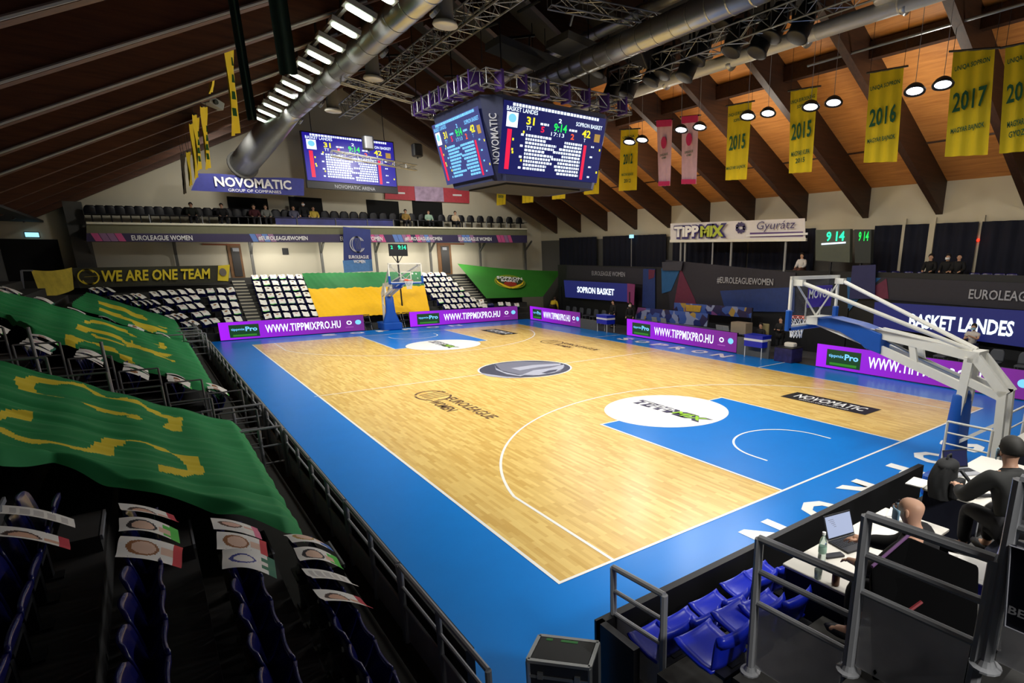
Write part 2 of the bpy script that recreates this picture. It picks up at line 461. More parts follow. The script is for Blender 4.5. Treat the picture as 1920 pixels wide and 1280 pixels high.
for i, ch in enumerate('SOPRON'):
    xx = 11.12 - i * 1.47
    text(ch, (3.45 + (5 - i) * 1.46, -1.08, .003), Vector((-1, 0, 0)), Vector((0, -1, 0)), .95, M_line, court, width=.78, bold=.04, name='court_letter')
    text(ch, (3.9 + i * 1.5, 29.75, .003), Vector((1, 0, 0)), Vector((0, 1, 0)), .75, M_line, court, width=.8, bold=.04, name='court_letter')
for i, ch in enumerate('SOPRON'):
    text(ch, (16.1, 18.1 - i * 1.38, .003), RY, UX, .8, M_line, court, width=.85, bold=.04, name='court_letter')

# ------------------------------------------------------------------ hall: walls, roof
XL, XR, YF, EAVE, SL, RIDX = -7.5, 22.5, 37.0, 6.1, .53, 7.5
def roofz(x): return EAVE + SL * (15 - abs(x - RIDX))
# end wall with gable
openings = [((425, 507), (368, 414)), ((540, 608), (368, 414)), ((686, 750), (374, 415)), ((772, 831), (376, 415))]
g = MB()
g.prism([(-14, -.1), (26, -.1), (26, 6), (XR + .2, EAVE + 1.3), (RIDX, roofz(RIDX) + 1.35), (XL - .2, EAVE + 1.3), (-14, 6)], lambda a, b, d: (a, d, b), YF, YF + .3)
struct(g.build('wall_far', M_cream))
for i, (us, vs_) in enumerate(openings):
    a, b = at(us[0], vs_[0], y=YF), at(us[1], vs_[1], y=YF)
    struct(MB().bx(a.x, b.x, YF - .03, YF + .02, b.z - .4, a.z).build('door_%d' % (i + 3), M_dark))
# side walls
struct(MB().bx(XR, XR + .3, -9, YF, -.1, EAVE + .5).build('wall_right', M_greywall))
lw = MB().bx(-9.3, -9.0, -9, YF, -.1, 6.0)
struct(lw.build('wall_left', M_greywall))
# dark opening and pillar at the far end of the side stand
a, b = at(-20, 447, y=36.9), at(131, 545, y=36.9)
struct(MB().bx(-8.98, b.x, 36.86, 36.98, 1.0, a.z).build('door_7', M_dark))
p0 = at(131, 440, y=36.6); p1 = at(166, 440, y=36.6)
struct(MB().bx(p0.x, p1.x, 36.3, 36.98, 0, 7.0).build('column_far', M_greywall))
# roof boards, rafters
YR = [1.9 + 3.27 * k for k in range(-2, 11)]
rb = MB()
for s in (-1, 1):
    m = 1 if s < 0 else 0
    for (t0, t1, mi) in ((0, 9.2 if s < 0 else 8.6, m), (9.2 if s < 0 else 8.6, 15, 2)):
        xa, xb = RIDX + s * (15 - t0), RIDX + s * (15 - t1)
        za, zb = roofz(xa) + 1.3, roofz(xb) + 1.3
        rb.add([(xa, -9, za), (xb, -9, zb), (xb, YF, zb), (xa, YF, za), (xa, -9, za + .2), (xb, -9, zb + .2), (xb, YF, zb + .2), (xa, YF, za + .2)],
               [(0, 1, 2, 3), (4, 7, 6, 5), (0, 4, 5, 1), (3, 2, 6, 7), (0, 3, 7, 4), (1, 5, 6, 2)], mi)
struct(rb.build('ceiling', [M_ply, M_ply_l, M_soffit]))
for k, y0_ in enumerate(YR):
    for s in (-1, 1):
        r = MB(); y = y0_ if s > 0 else y0_ + 1.85
        x0, x1 = RIDX + s * 15.4, RIDX
        zb0, zb1 = roofz(x0), roofz(x1)
        pts = [(x0, zb0), (x1, zb1), (x1, zb1 + 1.3), (x0, zb0 + 1.3)]
        r.prism(pts, lambda a, b, d: (a, d, b), y - .14, y + .14)
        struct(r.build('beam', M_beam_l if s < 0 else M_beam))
        if s < 0 and y < 21:
            c = MB().tube([(x0 + .3, y - .17, zb0 + .2), (x1 - 5, y - .17, roofz(x1 - 5) + .04)], .035, 6)
            struct(c.build('trim_conduit', M_railp))
# purlins along the roof
struct(MB().box((15.55, 14, roofz(15.55) + 1.0), (.26, 46, .5)).build('beam', M_beam))
struct(MB().box((20.2, 14, roofz(20.2) + 1.27), (.06, 46, .06)).build('trim_1', M_beam))
# eaves infill above the side walls
struct(MB().bx(XR - .02, XR + .3, -9, YF, 5.6, 7.6).build('wall_right', M_cream))
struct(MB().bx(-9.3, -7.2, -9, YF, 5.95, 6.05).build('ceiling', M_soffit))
# ------------------------------------------------------------------ terraces
def zrow(k): return .57 + .33 * k
t = MB()
t.bx(-2.45, -2.02, -3.6, 29.6, -.04, .3)
for k in range(9):
    t.bx(-3.13 - .68 * k, -2.45 - .68 * k, -3.6, 31.0 - (0 if k > 1 else 0), -.04, zrow(k))
t.bx(-9.0, -8.57, -3.6, 31, -.04, zrow(8))
struct(t.build('terrace_side', M_conc_d))
t = MB()
for j in range(8):
    t.bx(-8.95, 18.2, 30.95 + .68 * j, 31.63 + .68 * j, -.04, .37 + .33 * j)
t.bx(-8.95, 18.2, 36.39, 36.99, -.04, 3.02)
struct(t.build('terrace_far', M_conc_d))
# aisle steps of the far terrace: light treads, two flights
for n, (x0, x1) in enumerate(((.35, 1.0), (14.1, 15.1))):
    st = MB()
    for j in range(16):
        y0 = 30.9 + .34 * j; zt = .37 + .165 * j
        st.bx(x0, x1, y0, y0 + .36, zt - .16, zt + .02, 0)
        st.bx(x0, x1, y0 - .012, y0, zt - .04, zt + .022, 1)
    struct(st.build('floor_step_tread', [M_conc, M_cream]))
t = MB()
for (x0, x1, y0, y1, z0) in ((-.95, .22, -3.0, -2.27, .45), (-.95, .22, -3.8, -3.0, .92), (.22, 12, -3.0, -2.27, .45), (.22, 12, -4.08, -3.0, .92),
                             (.22, 12, -4.75, -4.08, 1.4), (-.95, .22, -4.6, -3.8, 1.4), (-.95, .22, -5.35, -4.6, 1.87), (.22, 12, -5.35, -4.75, 1.87), (-1.0, 12, -6.1, -5.35, 2.3)):
    t.bx(x0, x1, y0, y1, -.04, z0)
struct(t.build('terrace_near', M_conc_d))

# ------------------------------------------------------------------ courtside barriers
b = MB(); b.bx(-2.13, -2.05, -1.8, 29.8, 0, 1.0)
tag(b.build('courtside_barrier', M_black), 'long black barrier between the grey railing and the blue court edge', 'barrier')
b = MB(); b.bx(-1.0, 5.75, -2.26, -2.17, 0, 1.02); b.bx(-1.0, -.93, -2.75, -2.2, 0, 1.02)
o = tag(b.build('courtside_barrier', M_black), 'black barrier in front of the press tables behind the baseline letters', 'barrier')

# ------------------------------------------------------------------ railings
def rail_section(p0, p1, zb0, zb1, h, label, group, n_mid=1, panel_=True, rails=(1.0, .74, .5), r=.025, mats=None, name='railing', flange=False):
    m = mats or M_railp
    p0, p1 = Vector((*p0, 0)), Vector((*p1, 0))
    t = thing(name, label, 'railing', (p0.x, p0.y, zb0), group)
    pts = [p0.lerp(p1, i / (n_mid + 1)) for i in range(n_mid + 2)]
    zs = [zb0 + (zb1 - zb0) * i / (n_mid + 1) for i in range(n_mid + 2)]
    for p, z in zip(pts, zs):
        q = MB().tube([(p.x, p.y, z), (p.x, p.y, z + h)], r * 1.15, 8)
        if flange: q.lathe([(.075, z), (.075, z + .012), (.05, z + .02), (.035, z + .05)], (p.x, p.y, 0), 14)
        q.build('post', m, t, smooth=False)
    for k in rails:
        MB().tube([(p0.x, p0.y, zb0 + h * k), (p1.x, p1.y, zb1 + h * k)], r if k == max(rails) else r * .75, 8).build('handrail' if k == max(rails) else 'rail', m, t)
    if panel_:
        lo = .06
        d = (p1 - p0).normalized() * .04
        MB().add([(p0.x + d.x, p0.y + d.y, zb0 + lo), (p1.x - d.x, p1.y - d.y, zb1 + lo), (p1.x - d.x, p1.y - d.y, zb1 + h * min(rails) - .01), (p0.x + d.x, p0.y + d.y, zb0 + h * min(rails) - .01)], [(0, 1, 2, 3)]).build('mesh_panel', M_mesh, t, solid=.006)
    return t
g_rail = 'railing sections along the courtside barrier'
for i in range(11):
    y0 = -2.4 + i * 2.08
    rail_section((-2.2, y0), (-2.2, y0 + 2.02), .3, .3, .92, 'grey railing section with mesh infill along the long black barrier', g_rail, 1)
for i in range(3):
    y0 = 20.6 + i * 3.0
    rail_section((-2.2, y0), (-2.2, y0 + 2.9), .3, .3, .85, 'grey tube rail without mesh at the far end of the side stand', 'far rails of the side stand', 2, False, (1, .72, .44, .16))
tag(MB().tube([(-2.42, -3.4, .36), (-2.42, 20, .36)], .05, 8).build('pipe', M_conc, None), 'dark pipe running along the foot of the front seat row', 'pipe')
# guards stepping down the aisle between the two big flags
for yy, lab, ks in ((9.15, 'grey three-rail guard on the aisle side of the second green flag', range(0, 6)), (7.0, 'grey three-rail guard on the aisle side of the large green flag', range(0, 6))):
    for k in ks:
        x1 = -2.45 - .68 * k
        rail_section((x1 - .02, yy), (x1 - .64, yy), zrow(k), zrow(k), .86, lab, lab, 0, False, (1, .72, .44, .18), .016, mat('guard_grey', (112, 114, 116), .5))
for k in (0, 1, 2):
    yy = 20.2 + k * 2.2
    rail_section((-2.3, yy), (-3.6, yy), .57, .57, 1.0 - .1 * k, 'low grey guard between the third green flag and the court rail', 'low guards by the third flag', 1, False, (1, .75, .5, .25))
rail_section((-2.25, 8.0), (-3.3, 8.0), .3, .3, 1.0, 'grey gate rails crossing from the aisle to the court rail', None, 1, False, (1, .75, .5, .25), name='railing')
rail_section((-2.25, 5.9), (-2.95, 5.9), .3, .3, 1.0, 'short grey cross rail at the front corner of the large green flag', None, 1, False, (1, .66, .33), name='railing')
for k in (3.1, 4.4, 5.2):
    xx = -2.45 - .68 * k
    q = thing('rail_post', 'tall thin grey post standing in the aisle between the green flags', 'post', (xx, 8.2, zrow(int(k))), 'tall aisle posts')
    MB().tube([(xx, 8.2, zrow(int(k))), (xx, 8.2, zrow(int(k)) + 1.25)], .025, 8).build('post', M_railp, q)
    MB().lathe([(.06, zrow(int(k))), (.06, zrow(int(k)) + .02)], (xx, 8.2, 0), 10).build('base_plate', M_railp, q)

# ------------------------------------------------------------------ stadium seats
def shell(pts, w0, w1, thick, n=6, dish=.03, rnd=.05):
    """curved shell: pts = profile (x, z) list, widths along it"""
    m = len(pts)
    def fn(u, v):
        i = v * (m - 1); k = min(int(i), m - 2); f = i - k
        x = pts[k][0] * (1 - f) + pts[k + 1][0] * f; z = pts[k][1] * (1 - f) + pts[k + 1][1] * f
        wv = w0 + (w1 - w0) * v
        e = 1.0
        if v > .8: e = math.sqrt(max(0, 1 - ((v - .8) / .2) ** 2 * .55))
        y = (u - .5) * wv * e
        return Vector((x + dish * (abs(u - .5) * 2) ** 2, y, z))
    return MB().grid(fn, n, (m - 1) * 2)
def make_seat(name, label, ms, tip=60, hi=.80):
    s = thing(name, label, 'seat')
    shell([(.03, .40), (.015, .50), (0, .62), (-.02, .72), (-.045, hi)], .38, .42, .02).build('backrest', ms, s, True, solid=.022)
    a = math.radians(tip); px, pz = .04, .41
    prof = [(0, 0), (.1, -.02), (.2, -.012), (.29, .0), (.33, .02)] if tip > 30 else [(0, 0), (.12, -.02), (.26, -.012), (.36, .0), (.41, .03)]
    prof = [(px + x * math.cos(a) - z * math.sin(a), pz + x * math.sin(a) + z * math.cos(a)) for x, z in prof]
    mb = MB()
    m = len(prof)
    def fn(u, v):
        i = v * (m - 1); k = min(int(i), m - 2); f = i - k
        x = prof[k][0] * (1 - f) + prof[k + 1][0] * f; z = prof[k][1] * (1 - f) + prof[k + 1][1] * f
        d = -.02 * (1 - (abs(u - .5) * 2) ** 2)
        return Vector((x - d * -math.sin(a), (u - .5) * .42, z + d * math.cos(a)))
    mb.grid(fn, 6, 8).build('seat_pan', ms, s, True, solid=.024)
    q = MB(); q.bx(-.03, .05, -.05, .05, 0, .42); q.bx(-.06, .1, -.17, .17, .38, .41); q.bx(-.06, .12, -.08, .08, 0, .02)
    q.build('bracket', M_casing, s)
    return s
def make_card(i, far=False):
    cols = [((66, 40, 28), (214, 168, 140), (190, 40, 60)), ((40, 34, 36), (222, 186, 160), (70, 190, 60)), ((150, 96, 50), (226, 190, 165), (200, 40, 50)),
            ((190, 150, 80), (230, 196, 172), (60, 110, 190)), ((90, 60, 40), (225, 180, 160), (225, 120, 150)), ((52, 60, 140), (230, 226, 218), (30, 110, 80)), ((120, 120, 124), (200, 196, 190), (110, 110, 120))][i % 7]
    ms = [M_paper] + [mat('card_%d_%d' % (i % 7, k), c, .7, var=.03) for k, c in enumerate(cols)]
    def mf(u, v):       # v 0 at the backrest top
        du, dv = (u - .5) / .30, (v - .40) / .24
        if far: return 1 if ((u - .5) / .2) ** 2 + ((v - .42) / .16) ** 2 < 1 and i % 3 else (3 if v > .9 and i % 4 == 1 else 0)
        hd = ((u - .5) / .36) ** 2 + ((v - .38) / .30) ** 2
        if i % 7 == 6: return 2 if (.12 < u < .88 and .1 < v < .9 and (int(v * 16) % 3 > 0)) else 0
        if v > .86: return 3
        if du * du + dv * dv < .62 and v > .2: return 2
        if hd < .72: return 1
        if v > .66 and abs(u - .5) < .13: return 2
        if v > .74 and abs(u - .5) < .34: return 3 if i % 2 else 0
        return 0
    def fn(u, v):
        x = -.06 + .38 * v; z = .85 - .24 * v + .06 * math.sin(PI * v) * (1 if i % 2 else .5) + .012 * math.cos(6 * u + i)
        tw = .035 * (i % 3 - 1) * (u - .5)
        return Vector((x + tw, (u - .5) * .33, z + tw))
    m = MB().grid(fn, 10 if far else 30, 14 if far else 42, mfn=mf)
    return m, ms
SEAT = make_seat('stadium_seat', None, M_seat)
SEATB = None
CARDS = []
for i in range(7):
    m, ms = make_card(i); CARDS.append(m.build('portrait_sheet', ms, None, True))
FCARDS = []
for i in range(6):
    m, ms = make_card(i, True)
    if i % 2: ms[1] = mat('print_soft_%d' % i, ((190, 150, 130), (170, 190, 150), (200, 160, 165))[i // 2], .7, var=.05)
    FCARDS.append(m.build('portrait_sheet', ms, None, True))
used = set()
def seat(p, rz, label, group, proto=None):
    global SEAT
    pr = proto or SEAT
    if pr.name not in used: used.add(pr.name); s = pr
    else: s = copy_tree(pr)
    s.location = p; s.rotation_euler = (0, 0, rz)
    return tag(s, label, 'seat', group)
def card(i, p, rz, label, group):
    pr = FCARDS[i % 6] if p[1] > 9 else CARDS[i % 7]
    if pr.name not in used: used.add(pr.name); c = pr
    else: c = pr.copy(); COL.objects.link(c)
    c.location = p; c.rotation_euler = (0, 0, rz)
    return tag(c, label, 'paper sheet', group)

# side stand, near rows: (row, first pixel, cards, total seats)
near = {0: ((553, 1016), 4, 9, 'front row'), 1: ((413, 988), 3, 9, 'second row'), 2: ((244, 961), 3, 9, 'third row'), 3: ((44, 933), 3, 9, 'fourth row')}
cw = {0: [('white portrait sheet with a blue strip, first on the front row beside the pipe', 3), ('white portrait sheet with a green corner on the front row of near seats', 1), ('dark grey sheet bent over the third seat of the front row', 6), ('white portrait sheet with a lime edge, last on the front row by the barrier', 0)],
      1: [('pink toned portrait sheet, first on the second row from the court', 4), ('long haired portrait sheet with magenta collar on the second row', 2), ('white sheet with a blue drawing on the second row from the court', 5)],
      2: [('portrait sheet with reddish hair, first on the third row from the court', 0), ('dark haired portrait sheet with a bright green corner on the third row', 1), ('brown haired portrait sheet with a red corner on the third row', 2)],
      3: [None, ('grey printed sheet on the fourth row beside the blue tipped seat', 6), ('large white portrait sheet with dark hair on the fourth row', 0)]}
for k, (px, nc, n, nm) in near.items():
    q0 = at(px[0], px[1], z=1.35 + .33 * k); xk, y0 = q0.x, q0.y
    for i in range(n):
        y = y0 - .47 * i
        if y < -3.4: break
        p = (xk, y, zrow(k))
        g = 'empty blue seats, near %s' % nm
        lab = 'dark blue tip-up seat under a paper sheet in the near %s' % nm if (i < nc and cw[k][i]) else 'empty dark blue tip-up seat in the near %s from the court' % nm
        seat(p, 0, lab, 'covered blue seats, near %s' % nm if (i < nc and cw[k][i]) else g)
        if i < nc and cw[k][i]:
            card(cw[k][i][1], p, 0, cw[k][i][0], None)
# aisle steps beside the near rows
for k in range(5):
    xk = -2.45 - .68 * k; y1 = at(near[min(k, 3)][0][0], near[min(k, 3)][0][1], z=1.35 + .33 * min(k, 3)).y
    s = thing('aisle_step', 'grey step block with a pale edge, beside the seats of near row %s' % ('one two three four five'.split()[k]), 'step', (xk, y1 + .75, zrow(k)))
    MB().bx(xk - .34, xk - .02, y1 + .35, y1 + 1.1, zrow(k), zrow(k) + .165).build('block', M_conc_d, s)
    MB().bx(xk - .02, xk, y1 + .35, y1 + 1.1, zrow(k) + .12, zrow(k) + .17).build('edge_strip', M_railp, s)
# side stand, beside the aisle and along the second flag
grp = {5: [(20, 640), (28, 633), (40, 645), (48, 655)], 4: [(97, 652), (105, 646), (112, 640)], 3: [(180, 678), (186, 670), (196, 668), (205, 680)], 2: [(262, 700), (268, 692), (276, 690)], 1: [(345, 730), (352, 722), (362, 715)], 0: [(415, 760), (422, 750)]}
num = ['front', 'second', 'third', 'fourth', 'fifth', 'sixth', 'seventh']
for k in range(6):
    xk = -2.97 - .68 * k
    for i in range(4 if k else 3):
        p = (xk, 9.55 + .47 * i if k else 9.5 + .45 * i, zrow(k))
        g = 'sheets by the aisle, %s row' % num[k]
        seat(p, 0, 'dark blue seat at the aisle end of the %s row next to the second flag' % num[k], 'seats by the aisle, %s row' % num[k])
        if i < 3 or k > 2: card(i + k, p, 0, 'white sheet on the aisle-end seats of the %s row by the second flag' % num[k], g)
for k in range(6):
    p = (-2.97 - .68 * k, 19.55, zrow(k))
    seat(p, 0, 'dark blue seat past the second green flag in the %s row' % num[k], None)
    card(k, p, 0, 'single white sheet past the second green flag in the %s row' % num[k], None)
for i in range(10):
    p = (-2.97 - .68 * 5.5, 14.2 + .47 * i, zrow(5) + .25)
    p = (-7.05, 14.6 + .6 * i, zrow(6))
    seat(p, 0, 'dark blue seat in the clustered top row above the second flag', 'top row seats above the second flag')
    card(i * 3 + 1, p, 0, 'pale sheet in the clustered top row above the second flag', 'top row sheets above the second flag')

# corner and far stand
def far_seat(u, v, rz, ci, slab, clab, sg, cg, grid=True):
    q = fstand(u, v)
    j = max(0, min(7, round((q.y - 31.5) / .68)))
    p = (q.x, 31.5 + .68 * j, .37 + .33 * j)
    seat(p, rz, slab, sg)
    if ci is not None: card(ci, p, rz, clab, cg)
RF = -PI / 2
def row_of_far(x0, n, j, rz, block, cards=True, skip=()):
    for i in range(n):
        p = (x0 + .472 * i, 31.5 + .68 * j, .37 + .33 * j)
        if i in skip: continue
        seat(p, rz, 'blue seat in the %s row of the %s' % (num[j], block), 'seats, %s row of the %s' % (num[j], block))
        if cards: card(random.randrange(6), p, rz, 'white sheet in the %s row of the %s' % (num[j], block), 'sheets, %s row of the %s' % (num[j], block))
for j in range(7):
    row_of_far(1.28 + .035 * j, 6, j, RF, 'far block between steps and yellow flag')
    row_of_far(10.95 + .12 * (6 - j) - .1, 6, j, RF, 'far block behind the hoop')
# corner block: sheets fan round the corner
cb = {6: [(225, 542), (205, 541), (180, 540), (430, 541)], 5: [], 4: []}
c1 = [[(287, 549), (302, 547), (320, 546), (338, 545), (353, 543)], [(313, 562), (331, 560), (346, 558), (362, 556)], [(339, 574), (355, 572), (371, 570)], [(366, 588), (381, 585)], [(383, 601), (399, 599)]]
c2 = [[(375, 544), (393, 543), (413, 542), (431, 541)], [(397, 557), (415, 556), (434, 556)], [(402, 571), (420, 571), (438, 568)], [(423, 583), (442, 582)], [(427, 597), (445, 595)]]
c3 = [[(173, 542), (186, 541), (200, 541)], [(212, 556), (224, 556), (236, 555), (247, 553), (258, 553)], [(250, 567), (264, 566), (274, 565), (285, 564)], [(287, 581), (298, 578), (309, 576)], [(315, 593), (325, 591), (336, 590)], [(345, 606), (358, 603)]]
for rows, rz, nm in ((c3, RF + .95, 'corner block beside the third flag'), (c1, RF + .5, 'corner block below the slogan banner'), (c2, RF + .12, 'corner block beside the far steps')):
    for r, row in enumerate(rows):
        for i, (u, v) in enumerate(row):
            q = fstand(u, v)
            p = (q.x, q.y, q.z - .78)
            seat(p, rz, 'blue seat, %s row from the top of the %s' % (['first', 'second', 'third', 'fourth', 'fifth', 'sixth'][r], nm), 'seats row %d, %s' % (r, nm))
            card(random.randrange(6), p, rz, 'white sheet, %s row from the top of the %s' % (['first', 'second', 'third', 'fourth', 'fifth', 'sixth'][r], nm), 'sheets row %d, %s' % (r, nm))
for i, (u, v) in enumerate(((902, 563), (908, 571), (920, 569), (938, 568), (952, 568), (968, 570))):
    q = fstand(u, v); p = (q.x, q.y, q.z - .78)
    seat(p, RF - .3, 'blue seat below the green club flag in the far corner', 'seats below the club flag')
    if i != 2: card(i + 2, p, RF - .3, 'white sheet on a seat below the green club flag', 'sheets below the club flag')

# ------------------------------------------------------------------ flags on the stands
FO = 0.05
def wr(x, y, s=1.0):
    return s * (.022 * math.sin(7.5 * y + 1.3 * math.sin(1.1 * x + .6 * y) + .8 * x) + .014 * math.sin(15.3 * y + 2.2 * x + 2) + .016 * math.sin(x * 9.24 + .5 * y) - .05 * max(0, math.sin(5.1 * y + 1.7 * math.sin(.9 * x + 1) + .55 * x)) ** 10 - .035 * max(0, math.sin(8.3 * y - 2.1 * math.sin(.7 * x + .3 * y) + .4 * x + 1.2)) ** 8)
def side_flag(name, label, x0, x1, ya, yb, polys, cell, drop=.16, s=1.0):
    """flag over the side stand between ya(x) (near edge) and yb(x) (far edge), x0 high to x1 low"""
    nx = int((x1 - x0) / cell); ny = int((yb(x1) - ya(x1)) / cell)
    def pt(u, v):
        x = x0 + (x1 - x0) * u; y = ya(x) + (yb(x) - ya(x)) * v
        z = 1.35 + .485 * (-2.97 - x) + FO + wr(x, y, s)
        return x, y, z
    def fn(u, v):
        x, y, z = pt(u, v)
        if u > .965: z -= drop * ((u - .965) / .035) ** 1.5
        e = min(v, 1 - v)
        if e < .03: z -= .12 * (1 - e / .03)
        return Vector((x, y, z))
    world = [[(p.x, p.y) for p in (lstand(u, v, FO) for u, v in poly)] for poly in polys]
    bbs = [(min(a for a, b in p), max(a for a, b in p), min(b for a, b in p), max(b for a, b in p)) for p in world]
    def mf(u, v):
        x, y, z = pt(u, v)
        for p, bb in zip(world, bbs):
            if bb[0] <= x <= bb[1] and bb[2] <= y <= bb[3] and inpoly((x, y), p): return 1
        return 0
    o = MB().grid(fn, nx, ny, mfn=mf).build(name, [M_flagg, M_flagy], None, True)
    return tag(o, label, 'flag')
def interp(pts):
    pts = sorted(pts)
    def f(x):
        if x <= pts[0][0]: return pts[0][1]
        for (a, b), (c, d) in zip(pts, pts[1:]):
            if x <= c: return b + (d - b) * (x - a) / (c - a)
        return pts[-1][1]
    return f
def c8(l): return [(x / 4.0, 660 + y / 4.0) for x, y in l]
def c3_(l): return [(160 + x / 6.4, 500 + y / 6.4) for x, y in l]
def c2_(l): return [(x / 8.0, 600 + y / 8.0) for x, y in l]
def z1(l): return [(x * 240 / 1344.0, 690 + y * 160 / 896.0) for x, y in l]
def z2(l): return [(180 + x * 240 / 1344.0, 720 + y * 160 / 896.0) for x, y in l]
def z3(l): return [(140 + x * 260 / 1344.0, 780 + y * 130 / 672.0) for x, y in l]
A1 = z1([(1344,370),(1200,340),(1080,300),(980,250),(880,205),(760,180),(640,162),(540,155),(440,155),(375,165),(358,190),(380,210),(430,235),(520,280),(620,325),(720,345),(620,330),(480,290),(380,260),(250,218),(190,180),(150,130),(215,85),(330,68),(480,100),(640,138),(760,155),(880,178),(1000,235),(1120,285),(1240,308),(1344,318)]) + z2([(330,160),(430,172),(550,230),(700,300),(830,352),(908,362),(908,488),(800,472),(700,440),(745,420),(745,350),(620,310),(530,262),(440,225),(380,215)])
A2 = z1([(840,368),(960,395),(1100,440),(1344,500)]) + z2([(330,335),(440,355),(490,380),(440,382),(330,352),(340,345),(200,318),(0,270)]) + z1([(1000,428),(900,398)])
A3 = z1([(-160,520),(0,440),(70,428),(200,446),(350,465),(310,522),(180,500),(70,500),(0,540),(-160,640)])
A4 = z1([(-160,540),(0,598),(60,632),(160,670),(300,710),(480,738),(620,775),(760,812),(880,822),(960,808),(1030,750),(1150,705),(1250,728),(1344,730)]) + z3([(480,208),(560,202),(640,218),(800,278),(960,345),(1080,370),(1160,385),(1205,410),(1222,455),(1252,485),(1248,575),(1150,565),(1060,575),(960,560),(815,535),(820,488),(930,505),(1050,520),(1085,480),(1075,445),(1020,405),(940,362),(840,325),(700,282),(600,245),(540,240),(460,258),(390,295),(360,345),(320,358),(240,345),(150,350),(90,340),(0,325)]) + z1([(620,805),(540,782),(400,780),(240,750),(120,712),(60,690),(0,660),(-160,600)])
side_flag('large_flag', 'huge green flag with yellow lettering draped over the side stand, the largest and nearest of them'.replace(', the largest and nearest of them', ' in front of the aisle'), -7.2, -2.8,
          interp([(-7.2, 1.9), (-5.16, 2.04), (-4.83, 2.26), (-3.89, 1.71), (-2.98, 1.12), (-2.8, 1.2)]), interp([(-7.2, 7.3), (-5.74, 7.2), (-5.43, 7.35), (-4.56, 6.8), (-3.8, 6.65), (-2.8, 6.6)]), [A1, A2, A3, A4], .024)
B1 = c3_([(0,630),(200,680),(420,760),(640,850),(780,890),(880,920),(900,900),(985,960),(980,978),(870,965),(885,940),(760,893),(560,825),(300,720),(100,672),(0,662)])
B2 = c3_([(0,720),(130,740),(300,790),(420,850),(490,900),(560,890),(600,930),(700,980),(850,1020),(1050,1045),(1030,1072),(880,1050),(1090,1130),(1060,1134),(880,1068),(720,1012),(590,960),(500,948),(480,920),(380,862),(250,792),(120,762),(0,752)])
B3 = c3_([(0,885),(150,905),(300,970),(420,1030),(470,1060),(570,1085),(545,1095),(580,1130),(520,1117),(440,1082),(330,1012),(180,948),(0,902)])
B4 = c3_([(60,785),(200,845),(350,895),(480,928),(470,942),(330,912),(190,867),(60,808)])
B5 = c2_([(1240,12),(1350,-5),(1600,40),(1920,165),(1920,195),(1600,80),(1400,38),(1260,28)])
B6 = c2_([(1130,120),(1160,80),(1330,108),(1600,178),(1920,310),(1920,380),(1890,370),(1880,330),(1600,218),(1340,152),(1290,188),(1200,162)])
B7 = c2_([(970,280),(1000,230),(1080,232),(1190,288),(1340,313),(1350,330),(1180,314),(1080,328)])
B8 = c2_([(1360,340),(1400,335),(1660,418),(1700,448),(1850,510),(1920,530),(1920,578),(1830,562),(1700,472),(1600,432)])
side_flag('large_flag', 'green flag with thin yellow strokes over the side stand beyond the aisle', -6.9, -2.82, interp([(-6.9, 13.4), (-6.31, 13.2), (-5.83, 11.96), (-4.95, 11.5), (-3.82, 10.5), (-2.82, 9.75)]),
          interp([(-6.9, 18.6), (-5.4, 19.1), (-2.82, 19.1)]), [B1, B2, B3, B4, B5, B6, B7, B8], .04)
C1 = c3_([(160,415),(330,455),(470,505),(640,565),(755,630),(740,648),(560,584),(400,524),(330,494),(160,445)])
C2 = c3_([(160,495),(350,550),(500,615),(680,665),(860,735),(985,770),(970,790),(800,754),(600,684),(450,624),(300,574),(160,524)])
C3 = c3_([(870,695),(975,725),(970,748),(870,718)])
side_flag('large_flag', 'green flag with yellow strokes at the far end of the side stand by the corner', -5.75, -2.82, interp([(-5.8, 21.0), (-2.8, 19.9)]), interp([(-5.8, 29.5), (-2.8, 29.0)]), [C1, C2, C3], .05)

# far end: green over yellow flag
def far_flag():
    tl, tr = at(566, 512, y=35.75), at(790, 506, y=35.75)
    bl, br = Vector((3.74, 30.95, .82)), Vector((10.25, 30.95, .82))
    def fn(u, v):
        top = tl.lerp(tr, u); bot = bl.lerp(br, u)
        p = bot.lerp(top, v)
        base = 1.15 + .485 * (p.y - 31.5) + .06
        z = base + .03 * math.sin(7 * p.x + p.y * 2) * math.sin(PI * v) + .015 * math.sin(19 * p.x + 3 * p.y)
        if v < .02: z -= .1
        return Vector((p.x, p.y, z))
    # the seam between the two colours
    def mf(u, v): return 1 if v > .62 else 0
    o = MB().grid(fn, 90, 60, mfn=mf).build('large_flag', [M_yell, M_flagg2], None, True)
    tag(o, 'wide green and golden yellow flag laid over the far stand behind the hoop', 'flag')
far_flag()
def patch(TL, TR, BR, BL, nu, nv, wav, name, m, parent=None):
    def fn(u, v):
        p = BL.lerp(BR, u).lerp(TL.lerp(TR, u), v); return p + wav(u, v)
    return MB().grid(fn, nu, nv).build(name, m, parent, True)
